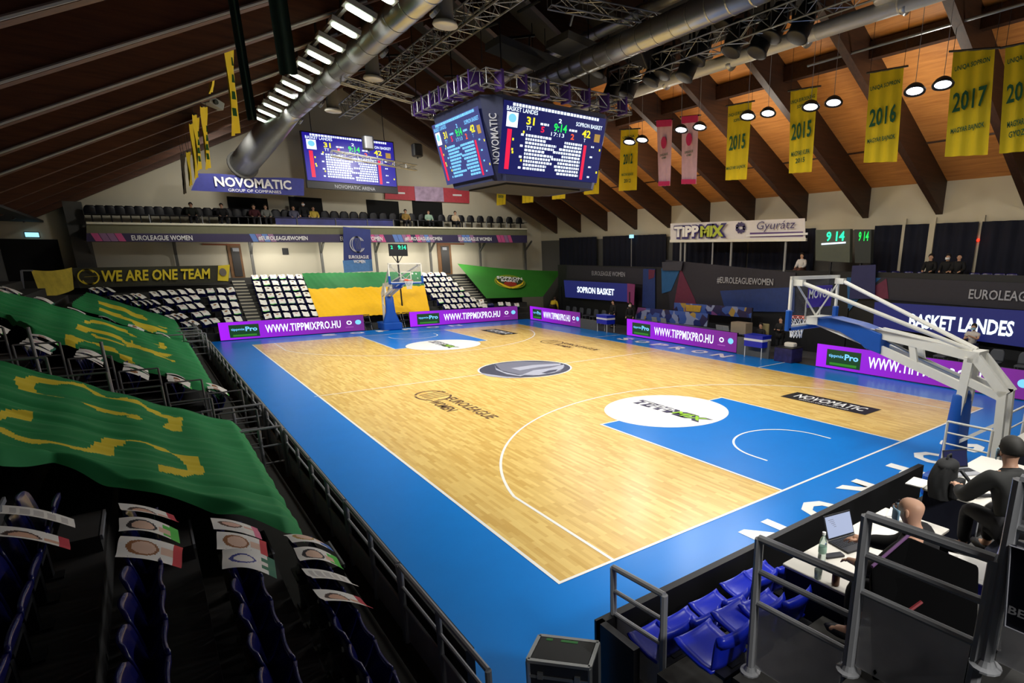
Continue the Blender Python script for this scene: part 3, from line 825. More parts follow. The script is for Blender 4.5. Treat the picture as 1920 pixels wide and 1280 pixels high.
# club flag in the far corner
TL, TR = at(857, 494, y=36.2), at(1052, 508, y=33.5)
BL, BR = fstand(912, 559, .12), fstand(1018, 556, .12)
cf = thing('club_flag', 'green club flag with a white and yellow crest hung across the far corner', 'flag', tuple(TL))
wv = lambda u, v: Vector((0, -.05 * math.sin(6 * u + 2 * v), -.12 * math.sin(PI * u) * v))
patch(TL, TR, BR, BL, 30, 20, wv, 'cloth', mat('club_green', (40, 118, 28), .75, var=.15, vscale=.8), cf)
fr = (TR - TL).normalized(); fu = ((TL + TR) / 2 - (BL + BR) / 2).normalized(); fnn = fr.cross(fu).normalized()
if fnn.y > 0: fnn = -fnn
cc = at(956, 530, y=33.4)
def on_flag(a, b, lift=.12):
    # plane of the cloth round the crest
    return cc + fr * a + fu * b + fnn * lift
def crest():
    q = MB()
    vs, fs = disc((0, 0, 0), X, Y, 1.0, .8, 36); q.add([on_flag(x * 1.15, y * 1.1, .10) for x, y, z in vs], fs, 0)
    vs, fs = disc((0, 0, 0), X, Y, .95, .6, 36); q.add([on_flag(x * 1.1, y * 1.1 - .05, .11) for x, y, z in vs], fs, 1)
    vs, fs = disc((0, 0, 0), X, Y, .48, .3, 24); q.add([on_flag(x, y - .3, .12) for x, y, z in vs], fs, 2)
    for s in (-1, 1):
        q.add([on_flag(s * x, y, .125) for x, y in ((-.1, -.72), (.25, -.6), (.8, -.2), (1.05, .2), (.95, -.25), (.5, -.7), (.1, -.9))], [tuple(range(7))], 3)
    q.build('crest', [mat('crest_olive', (120, 140, 20), .7), mat('crest_dark', (36, 60, 20), .7), mat('crest_red', (150, 40, 20), .7), mat('crest_gold', (222, 190, 30), .7)], cf)
    text('SOPRON', on_flag(0, .42, .13), fr, fu, .34, M_txtw, cf, width=1.9, bold=.03)
    text('BASKET', on_flag(0, .06, .13), fr, fu, .28, M_txtw, cf, width=1.3, bold=.03)
crest()

# slogan banner along the corner
sb = thing('slogan_banner', 'dark banner reading WE ARE ONE TEAM in yellow along the corner stand', 'banner', (-3, 34.5, 3.3))
s0, s1 = at(132, 502, y=34.9), at(431, 497, y=34.9); s2, s3 = at(429, 528, y=34.9), at(150, 540, y=34.9)
patch(s0, s1, s2, s3, 24, 4, lambda u, v: Vector((0, .03 * math.sin(14 * u), 0)), 'cloth', mat('slogan_cloth', (58, 58, 44), .8, var=.15), sb)
patch(at(409, 498, y=34.86), at(431, 496, y=34.86), at(428, 527, y=34.86), at(408, 526, y=34.86), 2, 2, lambda u, v: Vector((0, 0, 0)), 'yellow_end', M_flagy, sb)
rr = (s1 - s0).normalized()
text('WE ARE ONE TEAM', at(298, 515, y=34.82), rr, Z, .58, M_flagy, sb, width=(at(400, 515, y=34.8) - at(196, 515, y=34.8)).length, bold=.03, shear=.2)
MB().add(*disc(at(418, 510, y=34.8), rr, Z, .17, .22, 16)).build('crest', mat('crest_grey', (120, 112, 104), .7), sb)
bal = MB()
for a0, a1, rx in ((0, 2 * PI, .42), (.6, 2.2, .3), (3.6, 5.4, .3)):
    bal.add(*disc(at(166, 519, y=34.82), rr, Z, rx, .4, 24, .86, a0, a1))
bal.bar(at(158, 519, y=34.8), at(188, 517, y=34.8), .05, .01)
bal.build('ball_emblem', M_flagy, sb)
w0, w1, w2, w3 = at(58, 506, y=32.2), at(134, 501, y=34.6), at(138, 542, y=34.3), at(77, 557, y=32.0)
patch(w0, w1, w2, w3, 14, 6, lambda u, v: Vector((.03 * math.sin(9 * u), 0, -.1 * math.sin(PI * u))), 'yellow_cloth', mat('slogan_yellow', (196, 176, 60), .8, var=.25, vscale=3), sb)
MB().bar(at(40, 507, y=32.2), at(44, 545, y=32.2), .08, .08).bar(at(40, 507, y=32.2), at(62, 507, y=32.2), .06, .06).build('frame_post', M_railp, sb)
# ------------------------------------------------------------------ LED boards round the court
def led_board(label, p0, p1, h=.92, z0=.04, dark_end=0.0):
    p0, p1 = Vector((p0[0], p0[1], z0)), Vector((p1[0], p1[1], z0))
    r = (p1 - p0).normalized(); n = r.cross(Z); L = (p1 - p0).length
    t = thing('led_board', label, 'advertising board', tuple(p0.lerp(p1, .5)), None)
    MB().box(p0.lerp(p1, .5) + Z * (h / 2) - n * .06, (L, .1, h), Matrix((r, -n, Z)).transposed()).build('casing', M_casing, t)
    me = bpy.data.meshes.new('screen')
    a, b = p0 + n * .002, p1 + n * .002
    me.from_pydata([a, b, b + Z * h, a + Z * h], [], [(0, 1, 2, 3)])
    uv = me.uv_layers.new(); 
    for i, c in enumerate(((0, 0), (1, 0), (1, 1), (0, 1))): uv.data[i].uv = c
    me.materials.append(M_purple); o = bpy.data.objects.new('screen', me); COL.objects.link(o); put(o, t)
    def P(a, b): return p0 + r * (a * L) + Z * (b * h) + n * .006
    panel('sub_panel', M_pgreen, P(.155, .47), r, Z, .19 * L, .72 * h, t)
    panel('sub_panel', M_pgreen2, P(.155, .22), r, Z, .15 * L, .1 * h, t, .003)
    text('tippmix', P(.115, .55), r, Z, .17 * h, M_ec, t, width=.085 * L, bold=.01, lift=.012)
    text('Pro', P(.2, .57), r, Z, .26 * h, M_ec, t, width=.075 * L, bold=.03, lift=.012)
    text('WWW.TIPPMIXPRO.HU', P(.555, .5), r, Z, .47 * h, M_ew, t, width=.53 * L, bold=.016, lift=.008, space=1.06)
    for q, (a, rr) in enumerate(((.885, .13), (.955, .15))):
        vs, fs = disc(P(a, .55), r, Z, rr * h * 1.2, rr * h, 20, .6 if q == 0 else 0, lift=.008)
        MB().add(vs, fs).build('logo', M_ew if q == 0 else M_ec, t)
    panel('caption_line', mat('led_mauve', (170, 90, 190), .4, emit=.8), P(.885, .27), r, Z, .06 * L, .05 * h, t, .004)
    return t
led_board('purple lit advertising board below the far steps and seat block, beside the yellow flag', (-1.12, 30.45), (6.02, 30.45))
led_board('purple lit advertising board in the far corner below the green club flag', (8.75, 30.45), (16.35, 30.45))
led_board('short looking purple lit board at the far sideline in front of the home bench', (17.05, 29.9), (17.05, 23.75))
led_board('purple lit board in front of the scorer table between the two ball racks', (17.05, 19.15), (17.05, 11.15))
led_board('large purple lit board beneath the arm of the white hoop stand', (17.05, 6.95), (17.05, -.75))
tag(MB().bx(17.02, 17.12, 9.3, 11.1, 0, .8).build('front_panel_board', M_greywall), 'plain grey board closing the gap next to the purple board and ball rack', 'board')
tag(MB().bx(17.02, 17.12, 22.0, 23.7, 0, .6).build('front_panel_board', M_greywall), 'plain grey board at the far sideline beside the far ball rack', 'board')

# ------------------------------------------------------------------ hoop stands (built for the near end, copied for the far end)
M_pad = mat('pad_blue', (20, 84, 176), .45, var=.04)
M_glass = mat('backboard_glass', (120, 126, 140), .03, var=0, alpha=.12, spec=.6)
M_rim = mat('rim_orange', (230, 78, 20), .4)
M_net = mat('net_white', (240, 240, 238), .7, var=0)
def make_hoop():
    t = thing('basketball_hoop', 'white basketball hoop stand with a long arm, at the end beside the press tables', 'basketball hoop', (7.5, -1.2, 0))
    X0 = 7.5
    # backboard
    MB().bx(6.6, 8.4, 1.185, 1.2, 2.9, 3.95).build('backboard', M_glass, t)
    f = MB()
    for (a, b, c, d) in ((6.58, 8.42, 3.90, 3.97), (6.58, 8.42, 2.90, 2.96), (6.58, 6.64, 2.9, 3.97), (8.36, 8.42, 2.9, 3.97)): f.bx(a, b, 1.165, 1.212, c, d)
    f.build('board_frame', M_white, t)
    s = MB()
    for (a, b, c, d) in ((7.2, 7.8, 3.45, 3.51), (7.2, 7.8, 3.05, 3.11), (7.2, 7.25, 3.05, 3.51), (7.75, 7.8, 3.05, 3.51)): s.bx(a, b, 1.2, 1.206, c, d)
    s.build('target_square', M_white, t)
    p = MB(); p.bx(6.56, 8.44, 1.14, 1.24, 2.84, 2.92); p.bx(6.54, 6.66, 1.14, 1.24, 2.84, 3.28); p.bx(8.34, 8.46, 1.14, 1.24, 2.84, 3.28)
    p.build('edge_padding', M_pad, t, bevel=.02)
    # rim and net
    rim = [(X0 + .232 * math.cos(2 * PI * i / 28), 1.585 + .232 * math.sin(2 * PI * i / 28), 3.05) for i in range(28)]
    r_ = MB().tube(rim, .011, 6, closed=True); r_.bx(7.38, 7.62, 1.2, 1.36, 3.03, 3.06); r_.bx(7.4, 7.6, 1.2, 1.215, 2.97, 3.1)
    r_ = r_.build('rim', M_rim, t, True)
    nt = MB(); N = 12
    for i in range(N):
        for s_ in (-1, 1):
            pts = []
            for k in range(6):
                a = 2 * PI * (i + s_ * k * .5) / N; rad = .228 - .10 * min(1, k / 4); z = 3.04 - .09 * k
                pts.append((X0 + rad * math.cos(a), 1.585 + rad * math.sin(a), z))
            nt.tube(pts, .008, 4)
    nt.build('net', M_net, r_)
    # arm: upper and lower beams of each side, front bracket
    J = (-2.24, 2.66)          # y, z of the top joint
    FA = (.95, 3.02)           # front end of the arm
    arm = MB()
    for dx in (-.16, .16):
        arm.bar((X0 + dx, J[0], J[1]), (X0 + dx, -.35, 2.9), .08, .17); arm.bar((X0 + dx, -.35, 2.9), (X0 + dx, FA[0], FA[1] + .04), .08, .12)
        arm.bar((X0 + dx, -2.08, 2.1), (X0 + dx, -.45, 2.6), .08, .16); arm.bar((X0 + dx, -.45, 2.6), (X0 + dx, FA[0], 2.98), .07, .1)
        arm.bar((X0 + dx, -1.1, 2.78), (X0 + dx, -1.2, 2.4), .07, .12)
    arm.bx(X0 - .28, X0 + .28, .9, 1.16, 2.95, 3.12)
    for k, z in ((-.4, 2.84), (-1.1, 2.76)): arm.bx(X0 - .16, X0 + .16, k - .03, k + .03, z, z + .08)
    arm.build('arm', M_white, t)
    c = MB(); c.tube([(X0 + .0, -.5, 2.76), (X0, -1.2, 2.5)], .025, 8); c.tube([(X0, -1.2, 2.5), (X0, -2.08, 2.22)], .042, 8)
    c.build('gas_strut', M_steel, t)
    pd = MB()
    pd.prism([(1.12, 2.98), (1.12, 3.1), (.6, 3.13), (0, 3.04), (-.52, 2.9), (-.54, 2.5), (-.2, 2.58), (-.1, 2.66), (.4, 2.86)], lambda a, b, d: (X0 + d, a, b), -.24, .24)
    pd.build('arm_padding', M_pad, t, bevel=.02)
    st = MB()
    for sx in (-1, 1):
        st.tube([(X0 + sx * .78, 1.0, 3.84), (X0 + sx * .12, J[0] + .1, J[1] + .1)], .04, 10)
        st.bx(X0 + sx * .78 - .06, X0 + sx * .78 + .06, .96, 1.17, 3.78, 3.9)
        st.tube([(X0 + sx * .78, 1.12, 3.8), (X0, 1.12, 3.12)], .02, 8)
    st.build('stay', M_white, t)
    # columns
    co = MB()
    for dx in (-.17, .17):
        co.bar((X0 + dx, -2.02, .2), (X0 + dx, -2.14, 2.64), .1, .15, up=(0, 1, 0))
        co.bar((X0 + dx, -2.85, .3), (X0 + dx, -2.74, 2.14), .1, .14, up=(0, 1, 0))
        co.bar((X0 + dx, -2.2, 2.7), (X0 + dx, -2.78, 2.08), .1, .16)
        co.bar((X0 + dx, -2.1, 2.24), (X0 + dx, -2.74, 2.02), .08, .13)
        co.bar((X0 + dx, -2.02, .95), (X0 + dx, -2.74, 1.55), .05, .06)
    co.bx(X0 - .22, X0 + .22, -2.3, -2.12, 2.56, 2.76)
    co.build('column', M_white, t)
    bs = MB().rbox((X0, -2.5, .22), (1.1, 1.5, .44), .1); bs.build('base', M_pad, t)
    # front pad, flared to the floor
    pr = MB(); rows_ = ((2.0, .20, .07), (1.93, .24, .11), (1.5, .25, .14), (1.05, .28, .15), (.55, .46, .15), (.02, .6, .15))
    vs = []; n = 16
    for z, hw, hd in rows_:
        for i in range(n):
            a = 2 * PI * i / n
            cx_ = math.copysign(abs(math.cos(a)) ** .5, math.cos(a)); cy_ = math.copysign(abs(math.sin(a)) ** .5, math.sin(a))
            vs.append((X0 + hw * cx_, -2.06 + hd * cy_, z))
    fs = [(k * n + i, k * n + (i + 1) % n, (k + 1) * n + (i + 1) % n, (k + 1) * n + i) for k in range(len(rows_) - 1) for i in range(n)] + [tuple(range(n)), tuple(range((len(rows_) - 1) * n, len(rows_) * n))]
    pr.add(vs, fs).build('front_pad', M_pad, t, True)
    return t
hoop = make_hoop()
h2 = copy_tree(hoop)
h2.location = (7.5, 29.2, 0); h2.rotation_euler = (0, 0, PI)
tag(h2, 'basketball hoop with blue padded column at the far end before the yellow flag', 'basketball hoop')

# ------------------------------------------------------------------ score cube
def score_screen(t, O, R, U, W_, H_, bg, name='screen', full=True, wht=None):
    """O centre of the screen"""
    wht = wht or M_ew
    panel(name, bg, O, R, U, W_, H_, t)
    n = R.cross(U)
    def P(a, b): return O + R * ((a - .5) * W_) + U * ((.5 - b) * H_) + n * .012
    rnd = random.Random(int(W_ * 1000))
    def tx(s, a, b, w_, h_, m, **k): return text(s, P(a, b), R, U, h_ * H_, m, t, width=w_ * W_, lift=.004, **k)
    rows = MB()
    def bits(a, b, w_, h_):       # a line of small print, too small to read
        x = a
        while x < a + w_:
            q = min(a + w_ - x, rnd.uniform(.012, .03))
            rows.add([P(x, b + h_ / 2), P(x + q, b + h_ / 2), P(x + q, b - h_ / 2), P(x, b - h_ / 2)], [(0, 1, 2, 3)]); x += q + .007
    bits(.08, .035, .84, .04)
    tx('BASKET LANDES', .17, .095, .28, .06, wht, bold=.01); tx('SOPRON BASKET', .83, .15, .28, .06, wht, bold=.01)
    panel('logo_tile', M_ew, P(.085, .24), R, U, .1 * W_, .2 * H_, t)
    MB().add(*disc(P(.085, .22) + n * .006, R, U, .035 * W_, .06 * H_, 20)).build('logo', M_ec, t)
    tx('31', .25, .22, .075, .11, M_ey, bold=.03); tx('42', .81, .27, .09, .11, M_ey, bold=.03)
    tx('9:14', .54, .25, .13, .12, M_eg, bold=.03)
    tx('2', .53, .15, .03, .06, wht, bold=.02)
    tx('TT', .24, .32, .05, .055, wht); tx('T', .80, .37, .02, .05, wht)
    bits(.345, .235, .08, .03); bits(.63, .255, .08, .03)
    tx('5', .37, .31, .035, .085, M_er, bold=.03); tx('2', .67, .345, .035, .085, M_eo, bold=.03)
    tx('17:13', .52, .35, .13, .055, wht)
    panel('club_crest', mat('crest_tan', (190, 150, 70), .4, emit=.8), P(.93, .31), R, U, .06 * W_, .12 * H_, t)
    for i in range(10):
        b = .42 + .052 * i
        bits(.22, b, rnd.uniform(.17, .3), .034)
        w_ = rnd.uniform(.18, .3); bits(.78 - w_, b + .03, w_, .034)
        if i % 3 == 0: bits(.175, b, .025, .03); bits(.88, b + .03, .03, .025)
    rows.build('lettering', wht, t)
    MB().add([P(.05, .93), P(.09, .93), P(.09, .37), P(.05, .37)], [(0, 1, 2, 3)]).build('bar_column', M_er, t)
    MB().add([P(.80, .97), P(.83, .97), P(.83, .44), P(.80, .44)], [(0, 1, 2, 3)]).build('bar_column', M_er, t)
    g = MB()
    for a, b in ((.10, .52), (.10, .66), (.105, .7), (.19, .4), (.19, .8), (.97, .5), (.97, .85)): g.add([P(a, b), P(a + .015, b), P(a + .015, b - .035), P(a, b - .035)], [(0, 1, 2, 3)])
    g.build('digit_mark', M_ey, t)
cube = thing('score_cube', 'four sided score cube with lit screens hanging above the centre circle', 'scoreboard', (7.95, 14.25, 6.9))
FT, FB_ = 12.0, 12.5
ftl, ftr = Vector((6.02, 12.0, 9.2)), Vector((10.12, 12.0, 9.2))
fbl, fbr = Vector((5.95, 12.55, 7.0)), Vector((10.05, 12.55, 7.0))
Of = (ftl + ftr + fbl + fbr) / 4; Uf = ((ftl + ftr) / 2 - (fbl + fbr) / 2).normalized()
score_screen(cube, Of, X, Uf, 4.1, 2.2, M_screen)
ltl, ltr = Vector((5.42, 16.5, 9.0)), Vector((5.42, 12.65, 9.0))
lbl = Vector((5.82, 16.4, 6.98)); lbr = Vector((5.82, 12.6, 6.98))
Ol = (ltl + ltr + lbl + lbr) / 4; Ul = ((ltl + ltr) / 2 - (lbl + lbr) / 2).normalized()
score_screen(cube, Ol, -Y, Ul, 3.85, 2.08, M_screen3, wht=M_ec)
# body: octagonal, narrower at the bottom
def octa(cx, cy, hx, hy, ch, z): return [(cx + a * hx, cy + b * (hy - ch), z) if k else (cx + a * (hx - ch), cy + b * hy, z) for a, b, k in ((-1, -1, 0), (1, -1, 0), (1, -1, 1), (1, 1, 1), (1, 1, 0), (-1, 1, 0), (-1, 1, 1), (-1, -1, 1))]
top, bot = octa(8.05, 14.5, 2.58, 2.46, .52, 9.32), octa(8.05, 14.5, 2.12, 1.9, .34, 6.82)
MB().add(top + bot, [tuple(range(8)), tuple(range(15, 7, -1))] + [(i, (i + 1) % 8, 8 + (i + 1) % 8, 8 + i) for i in range(8)]).build('body', mat('cube_casing', (34, 40, 74), .5), cube)
ca = (Vector(top[7]) + Vector(top[0])) / 2; cb_ = (Vector(bot[7]) + Vector(bot[0])) / 2
cn = Vector((-1, -1, 0)).normalized(); cm = (ca + cb_) / 2 + cn * .03
text('NOVOMATIC', cm, (ca - cb_).normalized(), Vector((-.7, .7, 0)), .26, M_txtg, cube, width=1.5, bold=.01, lift=.02)
for x, y in ((6.3, 12.6), (9.8, 12.6), (6.3, 16.4), (9.8, 16.4)):
    MB().tube([(x, y, 9.2), (x, y, 13.3)], .02, 6).build('hanger', M_casing, cube)
MB().bx(6.5, 9.6, 13.0, 16.0, 6.76, 6.82).build('under_tray', M_soffit, cube)

def truss(t, p0, p1, w_=.38, tri=False, seg_=.5, m=None, r=.025):
    """box truss between two points as chords and a lacing mesh"""
    m = m or M_rail; p0, p1 = Vector(p0), Vector(p1); d = p1 - p0; L = d.length; d.normalize()
    a = d.cross(Z).normalized() * w_ / 2; b = a.cross(d).normalized() * w_ / 2
    if b.z < 0: b = -b
    offs = [a + b, -a + b, -a - b, a - b]
    for o in offs: MB().tube([p0 + o, p1 + o], r, 6).build('chord', m, t)
    n = max(2, int(L / seg_)); q = MB()
    for i in range(n):
        s0, s1 = p0 + d * (L * i / n), p0 + d * (L * (i + 1) / n)
        for k in range(4):
            o0, o1 = offs[k], offs[(k + 1) % 4]
            q.tube([s0 + (o0 if i % 2 else o1), s1 + (o1 if i % 2 else o0)], r * .55, 4, caps=False)
        for k in range(4): q.tube([s0 + offs[k], s0 + offs[(k + 1) % 4]], r * .55, 4, caps=False)
    q.build('lacing_rib', m, t)
tt = thing('roof_truss', 'square aluminium truss frame wrapped in purple straps above the score cube', 'truss', (8.05, 14.5, 9.7))
cs = [(5.2, 11.75, 9.62), (10.9, 11.75, 9.62), (10.9, 17.2, 9.62), (5.2, 17.2, 9.62)]
for i in range(4): truss(tt, cs[i], cs[(i + 1) % 4], .42)
M_strap = mat('strap_purple', (70, 40, 120), .6)
for i in range(7):
    x = 5.7 + i * .82; MB().bx(x, x + .08, 11.5, 12.0, 9.34, 9.88).build('strap', M_strap, tt)
for i in range(7):
    y = 12.2 + i * .78; MB().bx(4.95, 5.45, y, y + .08, 9.34, 9.88).build('strap', M_strap, tt)
for x, y in cs_ if False else [(5.2, 11.75), (10.9, 11.75), (10.9, 17.2), (5.2, 17.2)]:
    MB().tube([(x, y, 10), (x, y, roofz(x) + 1.31)], .015, 6).build('hanger', M_casing, tt)
for p0, p1, lab in (((2.6, 17.2, 10.2), (5.0, 17.0, 9.9), 'short truss arm reaching from the cube frame toward the lamp row'),
                    ((3.3, 22.3, 8.55), (6.9, 22.3, 8.3), 'long grey truss bar behind the score cube carrying small black speakers')):
    t = thing('truss_bar', lab, 'truss', tuple(p0)); truss(t, p0, p1, .22)

# ------------------------------------------------------------------ far screen and banners of the end wall
fs_ = thing('video_screen', 'flat lit score screen hanging before the end wall beside the blue sponsor banner', 'scoreboard', (7, 33, 8.5))
a0, a1, a2 = at(567, 249, y=33), at(737, 265, y=33), at(572, 341, y=33)
Rv = (a1 - a0).normalized(); Rv.z = 0; Rv.normalize()
Wv = (a1 - a0).length; Hv = 2.55
score_screen(fs_, Vector(((a0.x + a1.x) / 2 - .06, 33 - .07, (a0.z + a2.z) / 2 + .08)), X, Z, Wv, Hv, M_screen2)
MB().bx(a0.x - .1, a1.x + .02, 33, 33.25, a2.z - .3, a0.z + .12).build('casing', M_casing, fs_)
text('NOVOMATIC ARENA', ((a0.x + a1.x) / 2, 32.985, a2.z - .12), X, Z, .2, M_txtg, fs_, width=2.3, lift=.012)
for x in (a0.x + .5, a1.x - .5): MB().tube([(x, 33.1, a0.z), (x, 33.1, roofz(x) + 1.31)], .02, 6).build('hanger', M_casing, fs_)
nb = thing('sponsor_banner', 'blue sponsor banner with white capitals hung below the lamp row end', 'banner', (1.5, 33, 8))
b0, b1, b2, b3 = at(372, 325, y=33), at(570, 336, y=33), at(570, 367, y=33), at(358, 357, y=33)
patch(b0, b1, b2, b3, 30, 4, lambda u, v: Vector((0, .04 * math.sin(16 * u), .04 * math.sin(9 * u) * v)), 'cloth', mat('novo_blue', (44, 50, 140), .6, var=.15), nb)
br_ = (b1 - b0).normalized(); bc = (b0 + b1 + b2 + b3) / 4 + Vector((0, -.09, .08))
text('NOVOMATIC', bc + br_ * .1, br_, Z, .5, M_txtw, nb, width=3.6, bold=.03)
text('GROUP OF COMPANIES', bc - Z * .4 + br_ * .1, br_, Z, .15, M_txtw, nb, width=2.5)
rbn = thing('red_banner', 'red banner with a pale picture in its middle on the end wall', 'banner', (13, 36.8, 8.6))
c0, c1, c2, c3 = at(722, 347, y=36.8), at(880, 354, y=36.8), at(880, 381, y=36.8), at(722, 373, y=36.8)
patch(c0, c1, c2, c3, 12, 2, lambda u, v: Vector((0, .02 * math.sin(12 * u), 0)), 'cloth', mat('banner_red', (196, 60, 74), .6, var=.12), rbn)
rc = (c1 - c0).normalized(); ctr = (c0 + c1 + c2 + c3) / 4
panel('picture', mat('banner_pic', (186, 160, 190), .6, var=.4, vscale=2.5), ctr - Y * .06, rc, Z, 2.1, .98, rbn, .0)
panel('print_line', M_txtw, ctr + rc * 2.1 - Y * .06, rc, Z, .7, .12, rbn); panel('print_line', M_txtw, ctr - rc * 2.1 - Y * .06, rc, Z, .7, .12, rbn)
eb = thing('league_banner', 'blue league banner with a white ball emblem hanging from the balcony front', 'banner', (7.2, 34.4, 3.5))
d0, d1, d2, d3 = at(643, 425, y=34.35), at(694, 430, y=34.35), at(699, 508, y=34.35), at(645, 511, y=34.35)
patch(d0, d1, d2, d3, 4, 8, lambda u, v: Vector((0, .03 * math.sin(5 * v), 0)), 'cloth', mat('league_blue', (36, 50, 118), .6, var=.2, vscale=1.2), eb)
patch(d3 + Z * .75, d2 + Z * .75, d2, d3, 2, 2, lambda u, v: Vector((0, -.035, 0)), 'lower_band', mat('league_sky', (70, 120, 180), .6, var=.15), eb)
dc = (d0 + d1 + d2 + d3) / 4 - Y * .08
lg = MB()
for rx, ry in ((.46, .5), (.33, .5)): lg.add(*disc(dc + Z * .35, X, Z, rx, ry, 24, .88, .5, 5.8))
for k in range(4): lg.bar(dc + Vector((-.12 + .1 * k, -.005, .75)), dc + Vector((-.05 + .07 * k, -.005, .05)), .05, .004)
lg.build('ball_emblem', M_txtg, eb)
text('EUROLEAGUE', dc - Z * .42, X, Z, .2, M_txtw, eb, width=1.2, bold=.01, lift=.01); text('WOMEN', dc - Z * .7, X, Z, .2, M_txtw, eb, width=.7, bold=.01, lift=.01)

# ------------------------------------------------------------------ balcony of the end wall
YB = 34.8
def bl(v0, v1, z=None): return at(162, v0, y=YB), at(988, v1, y=YB)
bal_ = thing('balcony', 'grey balcony across the end wall with a white edge and printed strip', 'balcony', (6, YB, 5))
lt, rt = bl(419, 430); lb_, rb_ = bl(452, 454.5); le, re_ = bl(437, 441)
MB().add([lt, rt, rb_, lb_, lt + Y * 2.2, rt + Y * 2.2, rb_ + Y * 2.2, lb_ + Y * 2.2], [(0, 1, 2, 3), (4, 7, 6, 5), (0, 4, 5, 1), (3, 2, 6, 7), (0, 3, 7, 4), (1, 5, 6, 2)]).build('slab', mat('balcony_green', (112, 112, 88), .8, var=.08), bal_)
MB().bar(lt - Y * .04 + Z * .03, rt - Y * .04 + Z * .03, .1, .1).build('edge_strip', mat('edge_cream', (226, 222, 200), .6), bal_)
d_ = (re_ - le)
strip = MB().add([le - Y * .02, re_ - Y * .02, rb_ - Y * .02 + (-Z * .02), lb_ - Y * .02 - Z * .02], [(0, 1, 2, 3)])
strip.build('printed_strip', mat('strip_navy', (52, 44, 82), .6, var=.2, vscale=.8), bal_)
cols = [mat('strip_pink', (200, 84, 140), .6), mat('strip_blue', (96, 130, 200), .6), mat('strip_mauve', (150, 110, 150), .6)]
sl = MB(); rnd = random.Random(3)
for c in (.03, .3, .55, .62, .68, .8, .92):
    for k in range(4):
        f0 = c + (k - 2) * .012; p = le.lerp(re_, f0); q = lb_.lerp(rb_, f0 + .008); p2 = le.lerp(re_, f0 + .011); q2 = lb_.lerp(rb_, f0 + .019)
        sl.add([p - Y * .03, p2 - Y * .03, q2 - Y * .03, q - Y * .03], [(0, 1, 2, 3)], rnd.randrange(3))
sl.build('stripe', cols, bal_)
for f, s in ((.12, 'EUROLEAGUE WOMEN'), (.345, '#EUROLEAGUEWOMEN'), (.52, 'EUROLEAGUE WOMEN'), (.68, '#EUROLEAGUEWOMEN'), (.83, 'EUROLEAGUE WOMEN')):
    p = le.lerp(re_, f).lerp(lb_.lerp(rb_, f), .55) - Y * .045
    text(s, p, d_, Z, .26, M_txtw, bal_, width=2.6, bold=.02)
for i, f in enumerate((.10, .19, .30, .375, .46, .535, .60, .665, .735, .80, .865, .93)):
    p = lt.lerp(rt, f)
    MB().tube([p - Y * .06, p - Y * .06 + Z * .5], .03, 6).build('post', M_rail, bal_)
p, q = lt + Z * .48 - Y * .06, rt + Z * .48 - Y * .06
MB().tube([p, q], .02, 6).build('handrail', M_casing, bal_)
# wall posts with braces under the balcony
for i, u in enumerate((168, 325, 468, 600, 703, 806, 900, 985)):
    a = at(u, 452, y=36.4); b = at(u + (1 if u > 600 else 3), 512, y=36.4)
    t = MB().bar((a.x, 36.5, a.z), (a.x, 36.5, 2.6), .14, .14); t.bar((a.x, 36.5, a.z - .75), (a.x + .0, 35.4, a.z), .1, .1)
    struct(t.build('column_brace', M_greywall))
# chairs of the balcony
bc0 = thing('balcony_chair', None, 'chair')
mb = MB()
def bfn(u, v): 
    a = (u - .5) * 2; return Vector((a * .28 * math.sqrt(max(0, 1 - max(0, v - .45) ** 2 * 2.6)), .05 * a * a - .03 * v, .42 + .5 * v))
mb.grid(bfn, 8, 8).build('backrest', M_seatk, bc0, True, solid=.03)
MB().rbox((0, -.22, .46), (.44, .42, .06), .05).build('seat_pan', M_seatk, bc0)
MB().bx(-.03, .03, -.2, -.1, 0, .42).build('bracket', M_casing, bc0)
spans = [(171, 973, 45)]
first = True
for (u0, u1, n) in spans:
    for i in range(n):
        u = u0 + (u1 - u0) * i / max(1, n - 1)
        f = (u - 162) / (988 - 162.0); zf = lt.lerp(rt, f).z
        a = at(u, 400, y=35.9)
        c = bc0 if first else copy_tree(bc0); first = False
        c.location = (a.x, 35.9, zf + .04); c.rotation_euler = (0, 0, 0)
        tag(c, 'black rounded chair in the dark row on the balcony', 'chair', 'balcony chairs')
fb = MB()
tag(MB().add([lt.lerp(rt, .33) + Z * .02 - Y * .02, lt.lerp(rt, .60) + Z * .02 - Y * .02, lt.lerp(rt, .60) + Z * .52 - Y * .02, lt.lerp(rt, .33) + Z * .52 - Y * .02], [(0, 1, 2, 3)]).build('balcony_cloth', mat('balcony_print', (40, 44, 110), .6, var=.5, vscale=1.5), None, solid=.01),
    'blue and purple printed cloth behind the balcony rail posts', 'banner')
